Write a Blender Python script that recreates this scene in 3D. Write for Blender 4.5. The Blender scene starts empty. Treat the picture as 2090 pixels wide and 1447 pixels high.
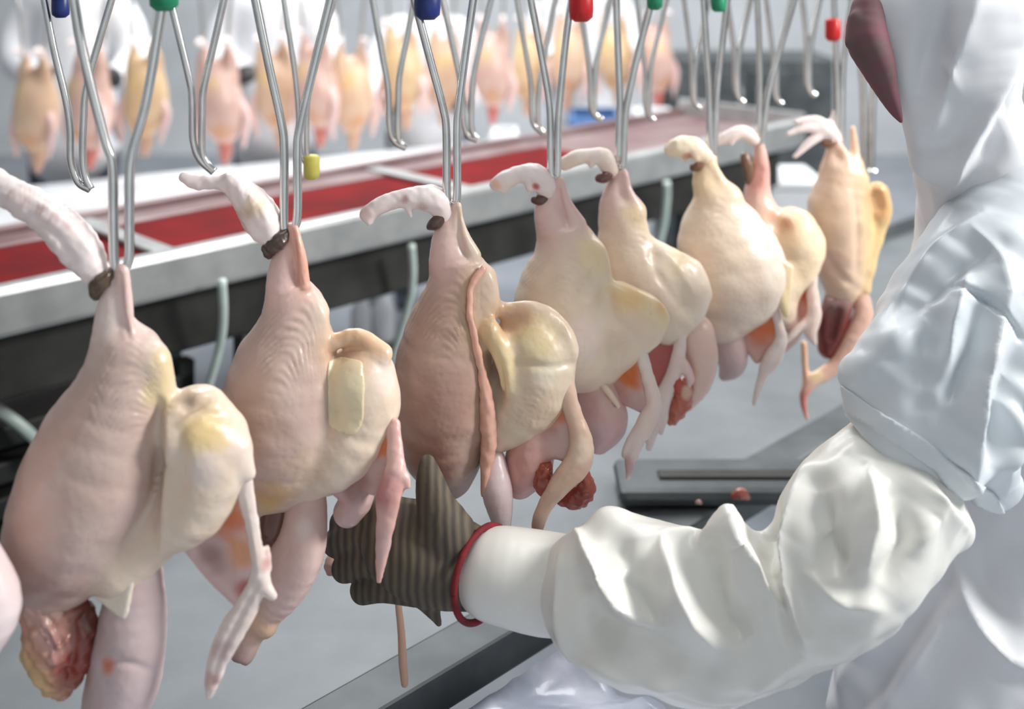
import bpy, bmesh, math, random
import numpy as np
from mathutils import Vector, Matrix

# ------------------------------------------------------------------ camera, world, lights
F = 2400.0            # focal length in pixels of the 2090 x 1447 frame
CX, HY = 1045.0, -131.0   # vanishing point of the viewing axis (level camera, shifted lens)
CAMH = 1.75
scene = bpy.context.scene
C = scene.collection
cam_d = bpy.data.cameras.new('camera'); cam = bpy.data.objects.new('camera', cam_d); C.objects.link(cam)
cam.location = (0, 0, CAMH); cam.rotation_euler = (math.pi/2, 0, 0)
cam_d.sensor_width = 36.0; cam_d.lens = F/2090*36.0
cam_d.shift_y = -(723.5-HY)/2090
cam_d.dof.use_dof = True; cam_d.dof.focus_distance = 1.48; cam_d.dof.aperture_fstop = 2.3
cam_d.clip_start = 0.01
scene.camera = cam
scene.view_settings.view_transform = 'Standard'; scene.view_settings.look = 'None'
scene.view_settings.gamma = 1.0; scene.view_settings.use_curve_mapping = False
scene.view_settings.exposure = 0.12
w = bpy.data.worlds.new('World'); scene.world = w; w.use_nodes = True
w.node_tree.nodes['Background'].inputs[0].default_value = (0.93, 0.96, 1.0, 1)
w.node_tree.nodes['Background'].inputs[1].default_value = 0.14
def area(name, loc, target, size, energy, color=(1, 1, 1), size_y=None):
    l = bpy.data.lights.new(name, 'AREA'); l.energy = energy; l.color = color; l.size = size
    if size_y: l.shape = 'RECTANGLE'; l.size_y = size_y
    o = bpy.data.objects.new(name, l); C.objects.link(o); o.location = loc
    o.rotation_euler = (Vector(target)-Vector(loc)).to_track_quat('-Z', 'Y').to_euler()
    return o
area('window_light', (3.0, 1.1, 3.0), (0.1, 1.6, 1.1), 0.9, 140, (1.0, 0.985, 0.96))
area('ceiling_lamp_line', (0.3, 2.0, 3.4), (0.3, 2.0, 0), 0.5, 20, (1, 1, 1), 2.6)
area('ceiling_lamp_hall', (-0.6, 4.9, 3.6), (-0.6, 4.9, 0), 2.2, 170, (0.97, 0.98, 1.0), 3.0)
area('ceiling_lamp_far', (2.6, 5.2, 3.6), (2.6, 5.2, 0), 1.6, 120, (0.97, 0.98, 1.0), 2.4)

# ------------------------------------------------------------------ helpers
def srgb(c):
    out = []
    for v in c[:3]:
        v = v/255.0
        out.append(v/12.92 if v <= 0.04045 else ((v+0.055)/1.055)**2.4)
    return tuple(out)
def P(px, py, d):
    return np.array([(px-CX)/F*d, d, CAMH-(py-HY)/F*d])
def tag(o, label=None, cat=None, group=None, kind=None):
    if label: o['label'] = label
    if cat: o['category'] = cat
    if group: o['group'] = group
    if kind: o['kind'] = kind
    return o
def empty(name, loc, label, cat, group=None):
    o = bpy.data.objects.new(name, None); C.objects.link(o); o.location = Vector([float(v) for v in loc])
    o.empty_display_size = 0.05
    return tag(o, label, cat, group)
def link(name, me, mat=None, parent=None):
    o = bpy.data.objects.new(name, me); C.objects.link(o)
    if mat is not None and not me.materials: me.materials.append(mat)
    if parent is not None: o.parent = parent
    return o
def from_py(name, verts, faces, smooth=True, col=None):
    me = bpy.data.meshes.new(name)
    me.from_pydata([tuple(v) for v in verts], [], [tuple(f) for f in faces])
    if smooth: me.polygons.foreach_set('use_smooth', [True]*len(me.polygons))
    me.update()
    return me
def origin_of(parent):
    v = np.zeros(3); p = parent
    while p is not None:
        v = v+np.array(p.location); p = p.parent
    return v

# ------------------------------------------------------------------ materials
def newmat(name):
    m = bpy.data.materials.new(name); m.use_nodes = True
    nt = m.node_tree; b = nt.nodes['Principled BSDF']
    return m, nt, b
def noise_mix(nt, a, b_, scale, detail=4, lo=0.35, hi=0.65, coord='Object', dist=0.0):
    tc = nt.nodes.new('ShaderNodeTexCoord'); n = nt.nodes.new('ShaderNodeTexNoise')
    n.inputs['Scale'].default_value = scale; n.inputs['Detail'].default_value = detail; n.inputs['Distortion'].default_value = dist
    nt.links.new(tc.outputs[coord], n.inputs['Vector'])
    r = nt.nodes.new('ShaderNodeMapRange'); r.inputs[1].default_value = lo; r.inputs[2].default_value = hi
    nt.links.new(n.outputs['Fac'], r.inputs[0])
    mx = nt.nodes.new('ShaderNodeMix'); mx.data_type = 'RGBA'
    mx.inputs[6].default_value = (*a, 1); mx.inputs[7].default_value = (*b_, 1)
    nt.links.new(r.outputs[0], mx.inputs[0])
    return mx.outputs[2], n.outputs['Fac'], tc
def bump(nt, b, fac, strength, dist):
    bp = nt.nodes.new('ShaderNodeBump'); bp.inputs['Strength'].default_value = strength; bp.inputs['Distance'].default_value = dist
    nt.links.new(fac, bp.inputs['Height']); nt.links.new(bp.outputs[0], b.inputs['Normal'])
    return bp
def plain(name, c1, c2=None, scale=8, rough=0.5, metal=0.0, bstr=0.0, bdist=0.002, coat=0.0, lo=0.35, hi=0.65, dist=0.0):
    m, nt, b = newmat(name)
    c1 = srgb(c1); c2 = srgb(c2) if c2 else tuple(v*0.9 for v in c1)
    out, fac, tc = noise_mix(nt, c1, c2, scale, lo=lo, hi=hi, dist=dist)
    nt.links.new(out, b.inputs['Base Color'])
    b.inputs['Roughness'].default_value = rough; b.inputs['Metallic'].default_value = metal
    b.inputs['Coat Weight'].default_value = coat
    if bstr: bump(nt, b, fac, bstr, bdist)
    return m
def skin_mat(name, sss=0.12, rough=0.36, follicle=0.35, coat=0.25):
    m, nt, b = newmat(name)
    at = nt.nodes.new('ShaderNodeVertexColor'); at.layer_name = 'Col'
    tc = nt.nodes.new('ShaderNodeTexCoord')
    n = nt.nodes.new('ShaderNodeTexNoise'); n.inputs['Scale'].default_value = 22; n.inputs['Detail'].default_value = 5
    nt.links.new(tc.outputs['Object'], n.inputs['Vector'])
    r = nt.nodes.new('ShaderNodeMapRange'); r.inputs[1].default_value = 0.3; r.inputs[2].default_value = 0.7
    r.inputs[3].default_value = 0.0; r.inputs[4].default_value = 0.6
    nt.links.new(n.outputs['Fac'], r.inputs[0])
    mx = nt.nodes.new('ShaderNodeMix'); mx.data_type = 'RGBA'; mx.blend_type = 'MULTIPLY'
    mx.inputs[7].default_value = (0.92, 0.82, 0.78, 1)
    nt.links.new(r.outputs[0], mx.inputs[0]); nt.links.new(at.outputs['Color'], mx.inputs[6])
    nt.links.new(mx.outputs[2], b.inputs['Base Color'])
    b.inputs['Roughness'].default_value = rough
    b.inputs['Subsurface Weight'].default_value = sss
    b.inputs['Subsurface Radius'].default_value = (1.0, 0.45, 0.3); b.inputs['Subsurface Scale'].default_value = 0.008
    b.inputs['Coat Weight'].default_value = coat; b.inputs['Coat Roughness'].default_value = 0.25
    v = nt.nodes.new('ShaderNodeTexVoronoi'); v.inputs['Scale'].default_value = 130; v.feature = 'SMOOTH_F1'
    nt.links.new(tc.outputs['Object'], v.inputs['Vector'])
    n2 = nt.nodes.new('ShaderNodeTexNoise'); n2.inputs['Scale'].default_value = 70; n2.inputs['Detail'].default_value = 3
    nt.links.new(tc.outputs['Object'], n2.inputs['Vector'])
    ad = nt.nodes.new('ShaderNodeMath'); ad.operation = 'ADD'
    nt.links.new(v.outputs['Distance'], ad.inputs[0]); nt.links.new(n2.outputs['Fac'], ad.inputs[1])
    bump(nt, b, ad.outputs[0], follicle, 0.0016)
    return m
M = {}
M['skin'] = skin_mat('chicken_skin')
M['flesh'] = skin_mat('wet_flesh', sss=0.08, rough=0.28, follicle=0.5, coat=0.4)
M['foot'] = skin_mat('foot_skin', sss=0.15, rough=0.45, follicle=0.3, coat=0.1)
M['steel'] = plain('brushed_steel', (186, 188, 187), (166, 168, 168), 14, 0.36, 0.4)
M['wire'] = plain('polished_wire', (226, 226, 224), (208, 208, 206), 30, 0.2, 1.0)
M['steel_light'] = plain('satin_steel_sheet', (122, 127, 129), (104, 109, 112), 6, 0.5, 0.35, lo=0.3, hi=0.7)
M['steel_dark'] = plain('dark_steel', (92, 97, 98), (70, 75, 77), 9, 0.5, 0.4)
M['underside'] = plain('shade_dark_steel', (62, 62, 58), (38, 38, 36), 7, 0.7, 0.2)  # shadow beneath the trough is put into this dark steel colour
M['red'] = plain('red_trough_lining', (120, 8, 12), (84, 6, 10), 5, 0.75, 0.0, 0.2, 0.01, coat=0.0, lo=0.4, hi=0.75)
M['red'].node_tree.nodes['Principled BSDF'].inputs['Specular IOR Level'].default_value = 0.12
M['trough_grey'] = plain('stained_steel', (150, 132, 132), (120, 92, 92), 4, 0.45, 0.3)
M['floor'] = plain('wet_concrete', (172, 178, 186), (146, 153, 162), 3, 0.3, 0.0, coat=0.3)
M['wall'] = plain('pale_wall_paint', (232, 236, 238), (216, 220, 222), 2, 0.5)
M['cloth'] = plain('white_coat_cloth', (232, 233, 236), (222, 224, 228), 5, 0.55, 0.0, 0.08, 0.004)
M['vinyl'] = plain('white_vinyl_sleeve', (234, 233, 226), (224, 223, 216), 4, 0.4, 0.0, 0.12, 0.006, coat=0.15)
M['satin'] = plain('silvery_coat_cloth', (220, 226, 230), (206, 214, 220), 4, 0.38, 0.0, 0.12, 0.006, coat=0.1)
M['mask'] = plain('burgundy_mask_cloth', (122, 72, 84), (104, 84, 84), 22, 0.8, 0.0)
M['redcuff'] = plain('red_cuff_knit', (128, 22, 32), (100, 16, 26), 60, 0.8, 0.0, 0.3, 0.002)
M['human'] = plain('worker_skin', (176, 124, 98), (160, 108, 84), 12, 0.5)
M['plast_w'] = plain('white_plastic', (238, 240, 242), (226, 230, 234), 5, 0.35)
M['lilac'] = plain('wet_plastic_liner', (190, 194, 208), (150, 156, 172), 9, 0.35, 0.0, 0.35, 0.006, coat=0.3, lo=0.38, hi=0.62)
M['green'] = plain('green_plastic', (28, 140, 98), (20, 120, 84), 20, 0.4)
M['blue'] = plain('navy_plastic', (24, 44, 112), (18, 34, 92), 20, 0.4)
M['redp'] = plain('red_plastic', (205, 28, 30), (180, 20, 24), 20, 0.4)
M['yellow'] = plain('yellow_plastic', (228, 222, 120), (214, 204, 96), 20, 0.5)
M['hose'] = plain('pale_green_hose', (206, 220, 214), (190, 208, 200), 20, 0.35)
M['crate_b'] = plain('blue_crate_plastic', (88, 126, 176), (70, 108, 160), 10, 0.5)
M['crate_k'] = plain('black_crate_plastic', (44, 46, 44), (30, 32, 32), 10, 0.6)
M['darkglove'] = plain('dark_rubber', (52, 48, 46), (38, 36, 36), 18, 0.6)
M['hair'] = plain('dark_hair', (40, 32, 28), (28, 22, 20), 40, 0.6)
def glove_mat():
    m, nt, b = newmat('olive_knit_glove')
    tc = nt.nodes.new('ShaderNodeTexCoord')
    wv = nt.nodes.new('ShaderNodeTexWave'); wv.bands_direction = 'X'; wv.inputs['Scale'].default_value = 30
    wv.inputs['Distortion'].default_value = 3.5; wv.inputs['Detail'].default_value = 2; wv.inputs['Detail Scale'].default_value = 0.6
    nt.links.new(tc.outputs['Object'], wv.inputs['Vector'])
    n = nt.nodes.new('ShaderNodeTexNoise'); n.inputs['Scale'].default_value = 16
    nt.links.new(tc.outputs['Object'], n.inputs['Vector'])
    cr = nt.nodes.new('ShaderNodeMix'); cr.data_type = 'RGBA'
    cr.inputs[6].default_value = (*srgb((66, 58, 50)), 1); cr.inputs[7].default_value = (*srgb((106, 95, 78)), 1)
    mu = nt.nodes.new('ShaderNodeMath'); mu.operation = 'MULTIPLY'
    nt.links.new(wv.outputs['Fac'], mu.inputs[0]); nt.links.new(n.outputs['Fac'], mu.inputs[1])
    m2 = nt.nodes.new('ShaderNodeMath'); m2.operation = 'MULTIPLY'; m2.inputs[1].default_value = 1.5; m2.use_clamp = True
    nt.links.new(mu.outputs[0], m2.inputs[0]); nt.links.new(m2.outputs[0], cr.inputs[0])
    nt.links.new(cr.outputs[2], b.inputs['Base Color']); b.inputs['Roughness'].default_value = 0.75
    bump(nt, b, wv.outputs['Fac'], 0.3, 0.0025)
    return m
M['glove'] = glove_mat()

# ------------------------------------------------------------------ signed-distance modeller
SK = (200, 177, 167); PALE = (236, 222, 214); PINK = (232, 200, 194); FAT = (240, 220, 172); CREAM = (234, 216, 194)
YEL = (232, 206, 138); ORG = (214, 112, 52); DRED = (120, 34, 26); RED = (176, 58, 44); BROWN = (84, 62, 46); FEET = (250, 238, 236)
TAN = (206, 180, 158); MAUVE = (204, 174, 170)
def catmull(pts, n):
    pts = np.array(pts, float)
    if len(pts) < 3 or n < 2: return pts
    e = np.vstack([2*pts[0]-pts[1], pts, 2*pts[-1]-pts[-2]])
    out = []
    for i in range(1, len(e)-2):
        p0, p1, p2, p3 = e[i-1:i+3]
        for j in range(n):
            t = j/n
            out.append(0.5*((2*p1)+(-p0+p2)*t+(2*p0-5*p1+4*p2-p3)*t*t+(-p0+3*p1-3*p2+p3)*t**3))
    out.append(e[-2]); o = np.array(out); o[:, 3] = np.maximum(o[:, 3], 0.3*min(pts[:, 3].min(), 1e9))
    return o
class Sdf:
    """Solid built from tapered tubes and sheets; x, y are read off in pixels at depth d, q is px-sized depth."""
    def __init__(s, d): s.d = d; s.u = d/F; s.ops = []; s.paints = []; s.wr = []; s.folds = []; s.rgh = []
    def W(s, x, y, q=0.0):
        return P(x, y, s.d+q*s.u)
    def pts(s, pts, n=3):
        pts = [tuple(p) if len(p) == 4 else (p[0], p[1], 0, p[2]) for p in pts]
        w4 = [np.append(s.W(p[0], p[1], p[2]), p[3]*(s.d+p[2]*s.u)/F) for p in pts]
        return catmull(w4, n)
    def chain(s, pts, col=SK, k=18, fy=1.0, n=3, sub=False):
        s.ops.append(('c', s.pts(pts, n), srgb(col), k*s.u, fy, sub)); return s
    def cut(s, pts, col=SK, k=10, fy=1.0): return s.chain(pts, col, k, fy, 3, True)
    def tri(s, a, b, c, th, col=SK, k=8):
        s.ops.append(('t', np.array([s.W(*a), s.W(*b), s.W(*c)]), srgb(col), k*s.u, th*s.u, False)); return s
    def paint(s, x, y, q, r, col, a=1.0):
        s.paints.append((s.W(x, y, q), r*s.u, np.array(srgb(col)), a)); return s
    def wrinkle(s, x, y, q, r, ang, lam, amp):
        s.wr.append((s.W(x, y, q), r*s.u, ang, lam*s.u, amp*s.u)); return s
    def fold(s, line, w, amp, sharp=True):
        s.folds.append((np.array([p[:2] for p in line], float), w, amp*s.u, sharp)); return s
    def rough(s, amp, lam, seed=1): s.rgh.append((amp*s.u, lam*s.u, seed)); return s
    @staticmethod
    def dist(op, p):
        if op[0] == 'c':
            _, pts, col, k, fy, sub = op
            best = None
            q = p.copy(); q[..., 1] /= fy
            P4 = pts.copy(); P4[:, 1] /= fy
            if len(P4) == 1: P4 = np.vstack([P4, P4+1e-6])
            for i in range(len(P4)-1):
                a = P4[i, :3].astype(np.float32); ab = (P4[i+1, :3]-P4[i, :3]).astype(np.float32); L = float(ab@ab)+1e-12
                pa = q-a
                t = np.clip((pa@ab)/L, 0, 1)
                dd = np.sqrt(((pa-t[..., None]*ab)**2).sum(-1))-(P4[i, 3]+t*(P4[i+1, 3]-P4[i, 3])).astype(np.float32)
                best = dd if best is None else np.minimum(best, dd)
            return best
        _, T, col, k, th, sub = op
        a, b, c = [v.astype(np.float32) for v in T]
        ba, cb, ac = b-a, c-b, a-c
        n = np.cross(ba, ac); nn = n/np.linalg.norm(n)
        pa, pb, pc = p-a, p-b, p-c
        ins = (np.sign((pa@np.cross(ba, n)))+np.sign(pb@np.cross(cb, n))+np.sign(pc@np.cross(ac, n)))
        def seg(pp, e):
            t = np.clip((pp@e)/float(e@e), 0, 1); return ((pp-t[..., None]*e)**2).sum(-1)
        de = np.minimum(np.minimum(seg(pa, ba), seg(pb, cb)), seg(pc, ac))
        dp = (pa@nn)**2
        return np.sqrt(np.where(ins < 2.0, de, dp))-th
    def bounds(s, op):
        if op[0] == 'c':
            r = op[1][:, 3].max()*max(1, op[4]); pts = op[1][:, :3]
            lo = (op[1][:, :3]-op[1][:, 3:]*np.array([1, max(1, op[4]), 1])).min(0); hi = (op[1][:, :3]+op[1][:, 3:]*np.array([1, max(1, op[4]), 1])).max(0)
        else: lo = op[1].min(0)-op[4]; hi = op[1].max(0)+op[4]
        return lo, hi
    def mesh(s, name, vox, parent=None, mat=None, smooth_iter=1):
        h = vox*s.u
        bs = [s.bounds(o) for o in s.ops if not o[5]]
        lo = np.min([b[0] for b in bs], 0)-4*h; hi = np.max([b[1] for b in bs], 0)+4*h
        n = np.ceil((hi-lo)/h).astype(int)+1
        ax = [lo[i]+h*np.arange(n[i]) for i in range(3)]
        V = np.full(n, 1.0, np.float32)
        for op in s.ops:
            b0, b1 = s.bounds(op); mrg = op[3]*1.5+3*h
            i0 = np.clip(np.floor((b0-mrg-lo)/h).astype(int), 0, n-1); i1 = np.clip(np.ceil((b1+mrg-lo)/h).astype(int)+1, 1, n)
            if np.any(i1 <= i0): continue
            sl = tuple(slice(i0[i], i1[i]) for i in range(3))
            g = np.stack(np.meshgrid(*[ax[i][sl[i]] for i in range(3)], indexing='ij'), -1).astype(np.float32)
            dd = s.dist(op, g); k = max(op[3], 1e-6); cur = V[sl]
            if not op[5]:
                hh = np.maximum(k-np.abs(cur-dd), 0)/k
                V[sl] = np.minimum(cur, dd)-hh*hh*k*0.25
            else:
                nd = -dd; hh = np.maximum(k-np.abs(cur-nd), 0)/k
                V[sl] = np.maximum(cur, nd)+hh*hh*k*0.25
        # naive surface nets
        ins = V < 0
        c = [slice(0, -1), slice(1, None)]
        cells = np.zeros(np.array(n)-1, np.int8)
        for i in (0, 1):
            for j in (0, 1):
                for k in (0, 1): cells += ins[c[i], c[j], c[k]]
        act = (cells > 0) & (cells < 8)
        idx = np.full(act.shape, -1, np.int64); ijk = np.argwhere(act); idx[act] = np.arange(len(ijk))
        acc = np.zeros((len(ijk), 3)); cnt = np.zeros(len(ijk))
        cor = [(i, j, k) for i in (0, 1) for j in (0, 1) for k in (0, 1)]
        for a in cor:
            for axn in range(3):
                if a[axn] == 1: continue
                b = list(a); b[axn] = 1
                va = V[ijk[:, 0]+a[0], ijk[:, 1]+a[1], ijk[:, 2]+a[2]]; vb = V[ijk[:, 0]+b[0], ijk[:, 1]+b[1], ijk[:, 2]+b[2]]
                m = (va < 0) != (vb < 0)
                t = np.where(m, va/np.where(m, va-vb, 1), 0)
                pos = np.tile(np.array(a, float), (len(ijk), 1)); pos[:, axn] += t
                acc[m] += pos[m]; cnt[m] += 1
        verts = lo+h*(ijk+acc/cnt[:, None])
        faces = []
        for axn in range(3):
            o1, o2 = (axn+1) % 3, (axn+2) % 3
            s0 = [slice(1, -1)]*3; s0[axn] = slice(0, -1); s1 = [slice(1, -1)]*3; s1[axn] = slice(1, None)
            A = ins[tuple(s0)]; B = ins[tuple(s1)]
            for flip, msk in ((False, A & ~B), (True, ~A & B)):
                e = np.argwhere(msk)
                if not len(e): continue
                off = np.ones(3, int); off[axn] = 0; e = e+off
                def ci(d1, d2):
                    q = e.copy(); q[:, o1] += d1; q[:, o2] += d2; return idx[q[:, 0], q[:, 1], q[:, 2]]
                f = np.stack([ci(-1, -1), ci(0, -1), ci(0, 0), ci(-1, 0)], -1)
                faces.append(f[:, ::-1] if flip else f)
        faces = np.vstack(faces)
        # relax a little
        for _ in range(smooth_iter):
            sm = np.zeros_like(verts); ct = np.zeros(len(verts))
            for i in range(4):
                a, b = faces[:, i], faces[:, (i+1) % 4]
                np.add.at(sm, a, verts[b]); np.add.at(ct, a, 1)
            verts = verts*0.4+0.6*sm/np.maximum(ct, 1)[:, None]
        # colours
        vf = verts.astype(np.float32)
        wsum = np.zeros(len(verts)); col = np.zeros((len(verts), 3)); sig = 11*s.u
        for op in s.ops:
            dd = np.abs(s.dist(op, vf)) if op[5] else s.dist(op, vf)
            wt = np.exp(-np.clip(dd, -3*sig, 40*sig)/sig)*(2.5 if op[5] else 1.0)
            wsum += wt; col += wt[:, None]*np.array(op[2])
        col /= np.maximum(wsum, 1e-9)[:, None]
        for (pc, r, cc, a) in s.paints:
            q = np.sqrt(((verts-pc)**2).sum(-1))/r
            q = q+0.12*np.sin(verts[:, 0]*130/1.0+3*np.sin(verts[:, 2]*90))
            wt = np.clip(1.35-q, 0, 1)**2*(3-2*np.clip(1.35-q, 0, 1))*a
            col = col*(1-wt[:, None])+cc*wt[:, None]
        # skin wrinkles, cloth folds, lumps: real relief along the normals
        def normals(vv):
            nn = np.zeros_like(vv)
            fn = np.cross(vv[faces[:, 2]]-vv[faces[:, 0]], vv[faces[:, 3]]-vv[faces[:, 1]])
            for i in range(4): np.add.at(nn, faces[:, i], fn)
            return nn/(np.linalg.norm(nn, axis=1)[:, None]+1e-12)
        for (amp, lam, seed) in s.rgh:
            nrm = normals(verts); rg = np.random.RandomState(seed); h_ = np.zeros(len(verts))
            for o_ in range(10):
                dv = rg.normal(size=3); dv /= np.linalg.norm(dv); f_ = 2*math.pi/lam*(0.6+0.14*o_)
                h_ += np.sin(verts@dv*f_+rg.uniform(0, 6.3)+1.3*np.sin(verts@np.roll(dv, 1)*f_*0.6))
            verts = verts+nrm*(amp*h_/3.2)[:, None]
        if s.folds:
            nrm = normals(verts); px = CX+F*verts[:, 0]/verts[:, 1]; py = HY+F*(CAMH-verts[:, 2])/verts[:, 1]
            view = verts-np.array([0, 0, CAMH]); view /= np.linalg.norm(view, axis=1)[:, None]
            face = np.clip(-(nrm*view).sum(1)*2.2, 0, 1); hsum = np.zeros(len(verts))
            for (ln, w_, amp, sharp) in s.folds:
                l4 = catmull(np.hstack([ln, np.zeros((len(ln), 1)), np.ones((len(ln), 1))]), 4)[:, :2]
                best = np.full(len(verts), 1e9); tb_ = np.zeros(len(verts)); m_ = len(l4)-1
                for i in range(m_):
                    a = l4[i]; e = l4[i+1]-a; L_ = e@e+1e-9
                    t_ = np.clip(((px-a[0])*e[0]+(py-a[1])*e[1])/L_, 0, 1)
                    dd = np.hypot(px-a[0]-t_*e[0], py-a[1]-t_*e[1]); mm = dd < best
                    best[mm] = dd[mm]; tb_[mm] = (i+t_[mm])/m_
                tp = np.sin(np.pi*np.clip(0.12+0.76*tb_, 0, 1))
                pr = np.exp(-np.sqrt((best/w_)**2+0.03)) if sharp else np.exp(-(best/w_)**2)
                hsum += amp*tp*pr
            verts = verts+nrm*(hsum*face)[:, None]
        if s.wr:
            nrm = normals(verts)
            for (pc, r, ang, lam, amp) in s.wr:
                q = np.sqrt(((verts-pc)**2).sum(-1))/r
                msk = np.clip(1.4-q, 0, 1)**1.5
                L = verts-pc
                du = L[:, 0]*math.cos(ang)+L[:, 2]*math.sin(ang); dv = -L[:, 0]*math.sin(ang)+L[:, 2]*math.cos(ang)
                ph = 2*math.pi*(du+2.2*dv*dv/r+0.25*lam*np.sin(dv/lam*1.1+1.7*np.sin(du/lam*0.7)))/lam
                sn = np.sin(ph); brk = 0.65+0.35*np.sin(dv/lam*1.9+du/lam*0.8)
                verts = verts+nrm*(amp*msk*brk*sn)[:, None]
        og = origin_of(parent) if parent is not None else np.zeros(3)
        me = from_py(name, [], [])
        vv = (verts-og).astype(np.float32)
        me.vertices.add(len(vv)); me.vertices.foreach_set('co', vv.ravel())
        me.loops.add(len(faces)*4); me.loops.foreach_set('vertex_index', faces.astype(np.int32).ravel())
        me.polygons.add(len(faces)); me.polygons.foreach_set('loop_start', np.arange(0, len(faces)*4, 4, dtype=np.int32))
        me.update(calc_edges=True); me.validate()
        me.polygons.foreach_set('use_smooth', np.ones(len(me.polygons), bool))
        ca = me.color_attributes.new('Col', 'FLOAT_COLOR', 'POINT')
        c4 = np.ones((len(vv), 4), np.float32); c4[:, :3] = col
        if len(me.vertices) == len(vv): ca.data.foreach_set('color', c4.ravel())
        return link(name, me, mat, parent)

def inpoly(x, y, poly):
    r = np.zeros(len(x), bool); j = len(poly)-1
    for i in range(len(poly)):
        xi, yi = poly[i]; xj, yj = poly[j]
        c_ = ((yi > y) != (yj > y)) & (x < (xj-xi)*(y-yi)/(yj-yi+1e-12)+xi); r ^= c_; j = i
    return r
def shell(name, src, poly, off, th, mat, parent, col=None):
    """a loose piece of skin lying on the surface of src, following its shape"""
    me = src.data; og = origin_of(parent); nv = len(me.vertices)
    co = np.empty(nv*3, np.float32); me.vertices.foreach_get('co', co); co = co.reshape(-1, 3).astype(float)+og
    no = np.empty(nv*3, np.float32); me.vertices.foreach_get('normal', no); no = no.reshape(-1, 3).astype(float)
    px = CX+F*co[:, 0]/co[:, 1]; py = HY+F*(CAMH-co[:, 2])/co[:, 1]
    ok = inpoly(px, py, poly) & (no[:, 1] < 0.1)
    fs = [tuple(p.vertices) for p in me.polygons if all(ok[v] for v in p.vertices)]
    used = sorted({v for f in fs for v in f}); mp = {v: i for i, v in enumerate(used)}
    u = co[used, 1].mean()/F; n = len(used)
    top = co[used]+no[used]*(off+th)*u-og; bot = co[used]+no[used]*off*u*0.3-og
    F2 = [tuple(mp[v] for v in f) for f in fs]; fc = list(F2)+[tuple(v+n for v in f[::-1]) for f in F2]
    ed = {}
    for f in F2:
        for i in range(len(f)): ed[(f[i], f[(i+1) % len(f)])] = 1
    nb = {}
    for (a, b) in ed:
        if (b, a) not in ed: nb.setdefault(a, []).append(b); nb.setdefault(b, []).append(a)
    for _ in range(6):
        for arr in (top, bot):
            new = {v: 0.4*arr[v]+0.6*np.mean([arr[k] for k in l], 0) for v, l in nb.items()}
            for v, p_ in new.items(): arr[v] = p_
    for (a, b) in ed:
        if (b, a) not in ed: fc.append((b, a, a+n, b+n))
    m2 = from_py(name, np.vstack([top, bot]), fc)
    ca = m2.color_attributes.new('Col', 'FLOAT_COLOR', 'POINT'); src_c = np.empty(nv*4, np.float32); me.color_attributes['Col'].data.foreach_get('color', src_c)
    c4 = src_c.reshape(-1, 4)[used]
    if col is not None: c4 = c4*0.25+0.75*np.array([*srgb(col), 1.0], np.float32)
    ca.data.foreach_set('color', np.vstack([c4, c4]).astype(np.float32).ravel())
    return link(name, m2, mat, parent)
# tubes, boxes
def tube(name, pts, r, mat, parent=None, n=10, sub=6, cap=True):
    """round tube along world points"""
    og = origin_of(parent) if parent is not None else np.zeros(3)
    p4 = catmull([np.append(p, r) for p in pts], sub)[:, :3]-og
    verts, faces = [], []
    up = np.array([0.31, 0.9, 0.2])
    for i, p in enumerate(p4):
        t = p4[min(i+1, len(p4)-1)]-p4[max(i-1, 0)]; t = t/(np.linalg.norm(t)+1e-12)
        a = np.cross(t, up); a /= np.linalg.norm(a); b = np.cross(t, a)
        for j in range(n):
            an = 2*math.pi*j/n; verts.append(p+r*(math.cos(an)*a+math.sin(an)*b))
    for i in range(len(p4)-1):
        for j in range(n):
            faces.append((i*n+j, i*n+(j+1) % n, (i+1)*n+(j+1) % n, (i+1)*n+j))
    if cap:
        faces.append(tuple(range(n))[::-1]); faces.append(tuple((len(p4)-1)*n+j for j in range(n)))
    return link(name, from_py(name, verts, faces), mat, parent)
def box(name, cen, size, mat, parent=None, axes=None, bevel=0.004):
    og = origin_of(parent) if parent is not None else np.zeros(3)
    bm = bmesh.new(); bmesh.ops.create_cube(bm, size=1.0)
    bmesh.ops.scale(bm, vec=Vector([float(v) for v in size]), verts=bm.verts)
    if bevel: bmesh.ops.bevel(bm, geom=bm.edges[:], offset=min(bevel, 0.45*min(size)), segments=2, affect='EDGES', profile=0.5)
    Rm = np.eye(3) if axes is None else np.array(axes).T
    for v in bm.verts:
        q = Rm@np.array(v.co)+np.array(cen)-og; v.co = Vector([float(x) for x in q])
    me = bpy.data.meshes.new(name); bm.to_mesh(me); bm.free()
    return link(name, me, mat, parent)
def lathe(name, base, prof, mat, parent=None, n=20):
    og = origin_of(parent) if parent is not None else np.zeros(3)
    verts, faces = [], []
    for (r, z) in prof:
        for j in range(n):
            a = 2*math.pi*j/n; verts.append(np.array(base)-og+np.array([r*math.cos(a), r*math.sin(a), z]))
    for i in range(len(prof)-1):
        for j in range(n): faces.append((i*n+j, i*n+(j+1) % n, (i+1)*n+(j+1) % n, (i+1)*n+j))
    faces.append(tuple(range(n))[::-1]); faces.append(tuple((len(prof)-1)*n+j for j in range(n)))
    return link(name, from_py(name, verts, faces), mat, parent)

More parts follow.
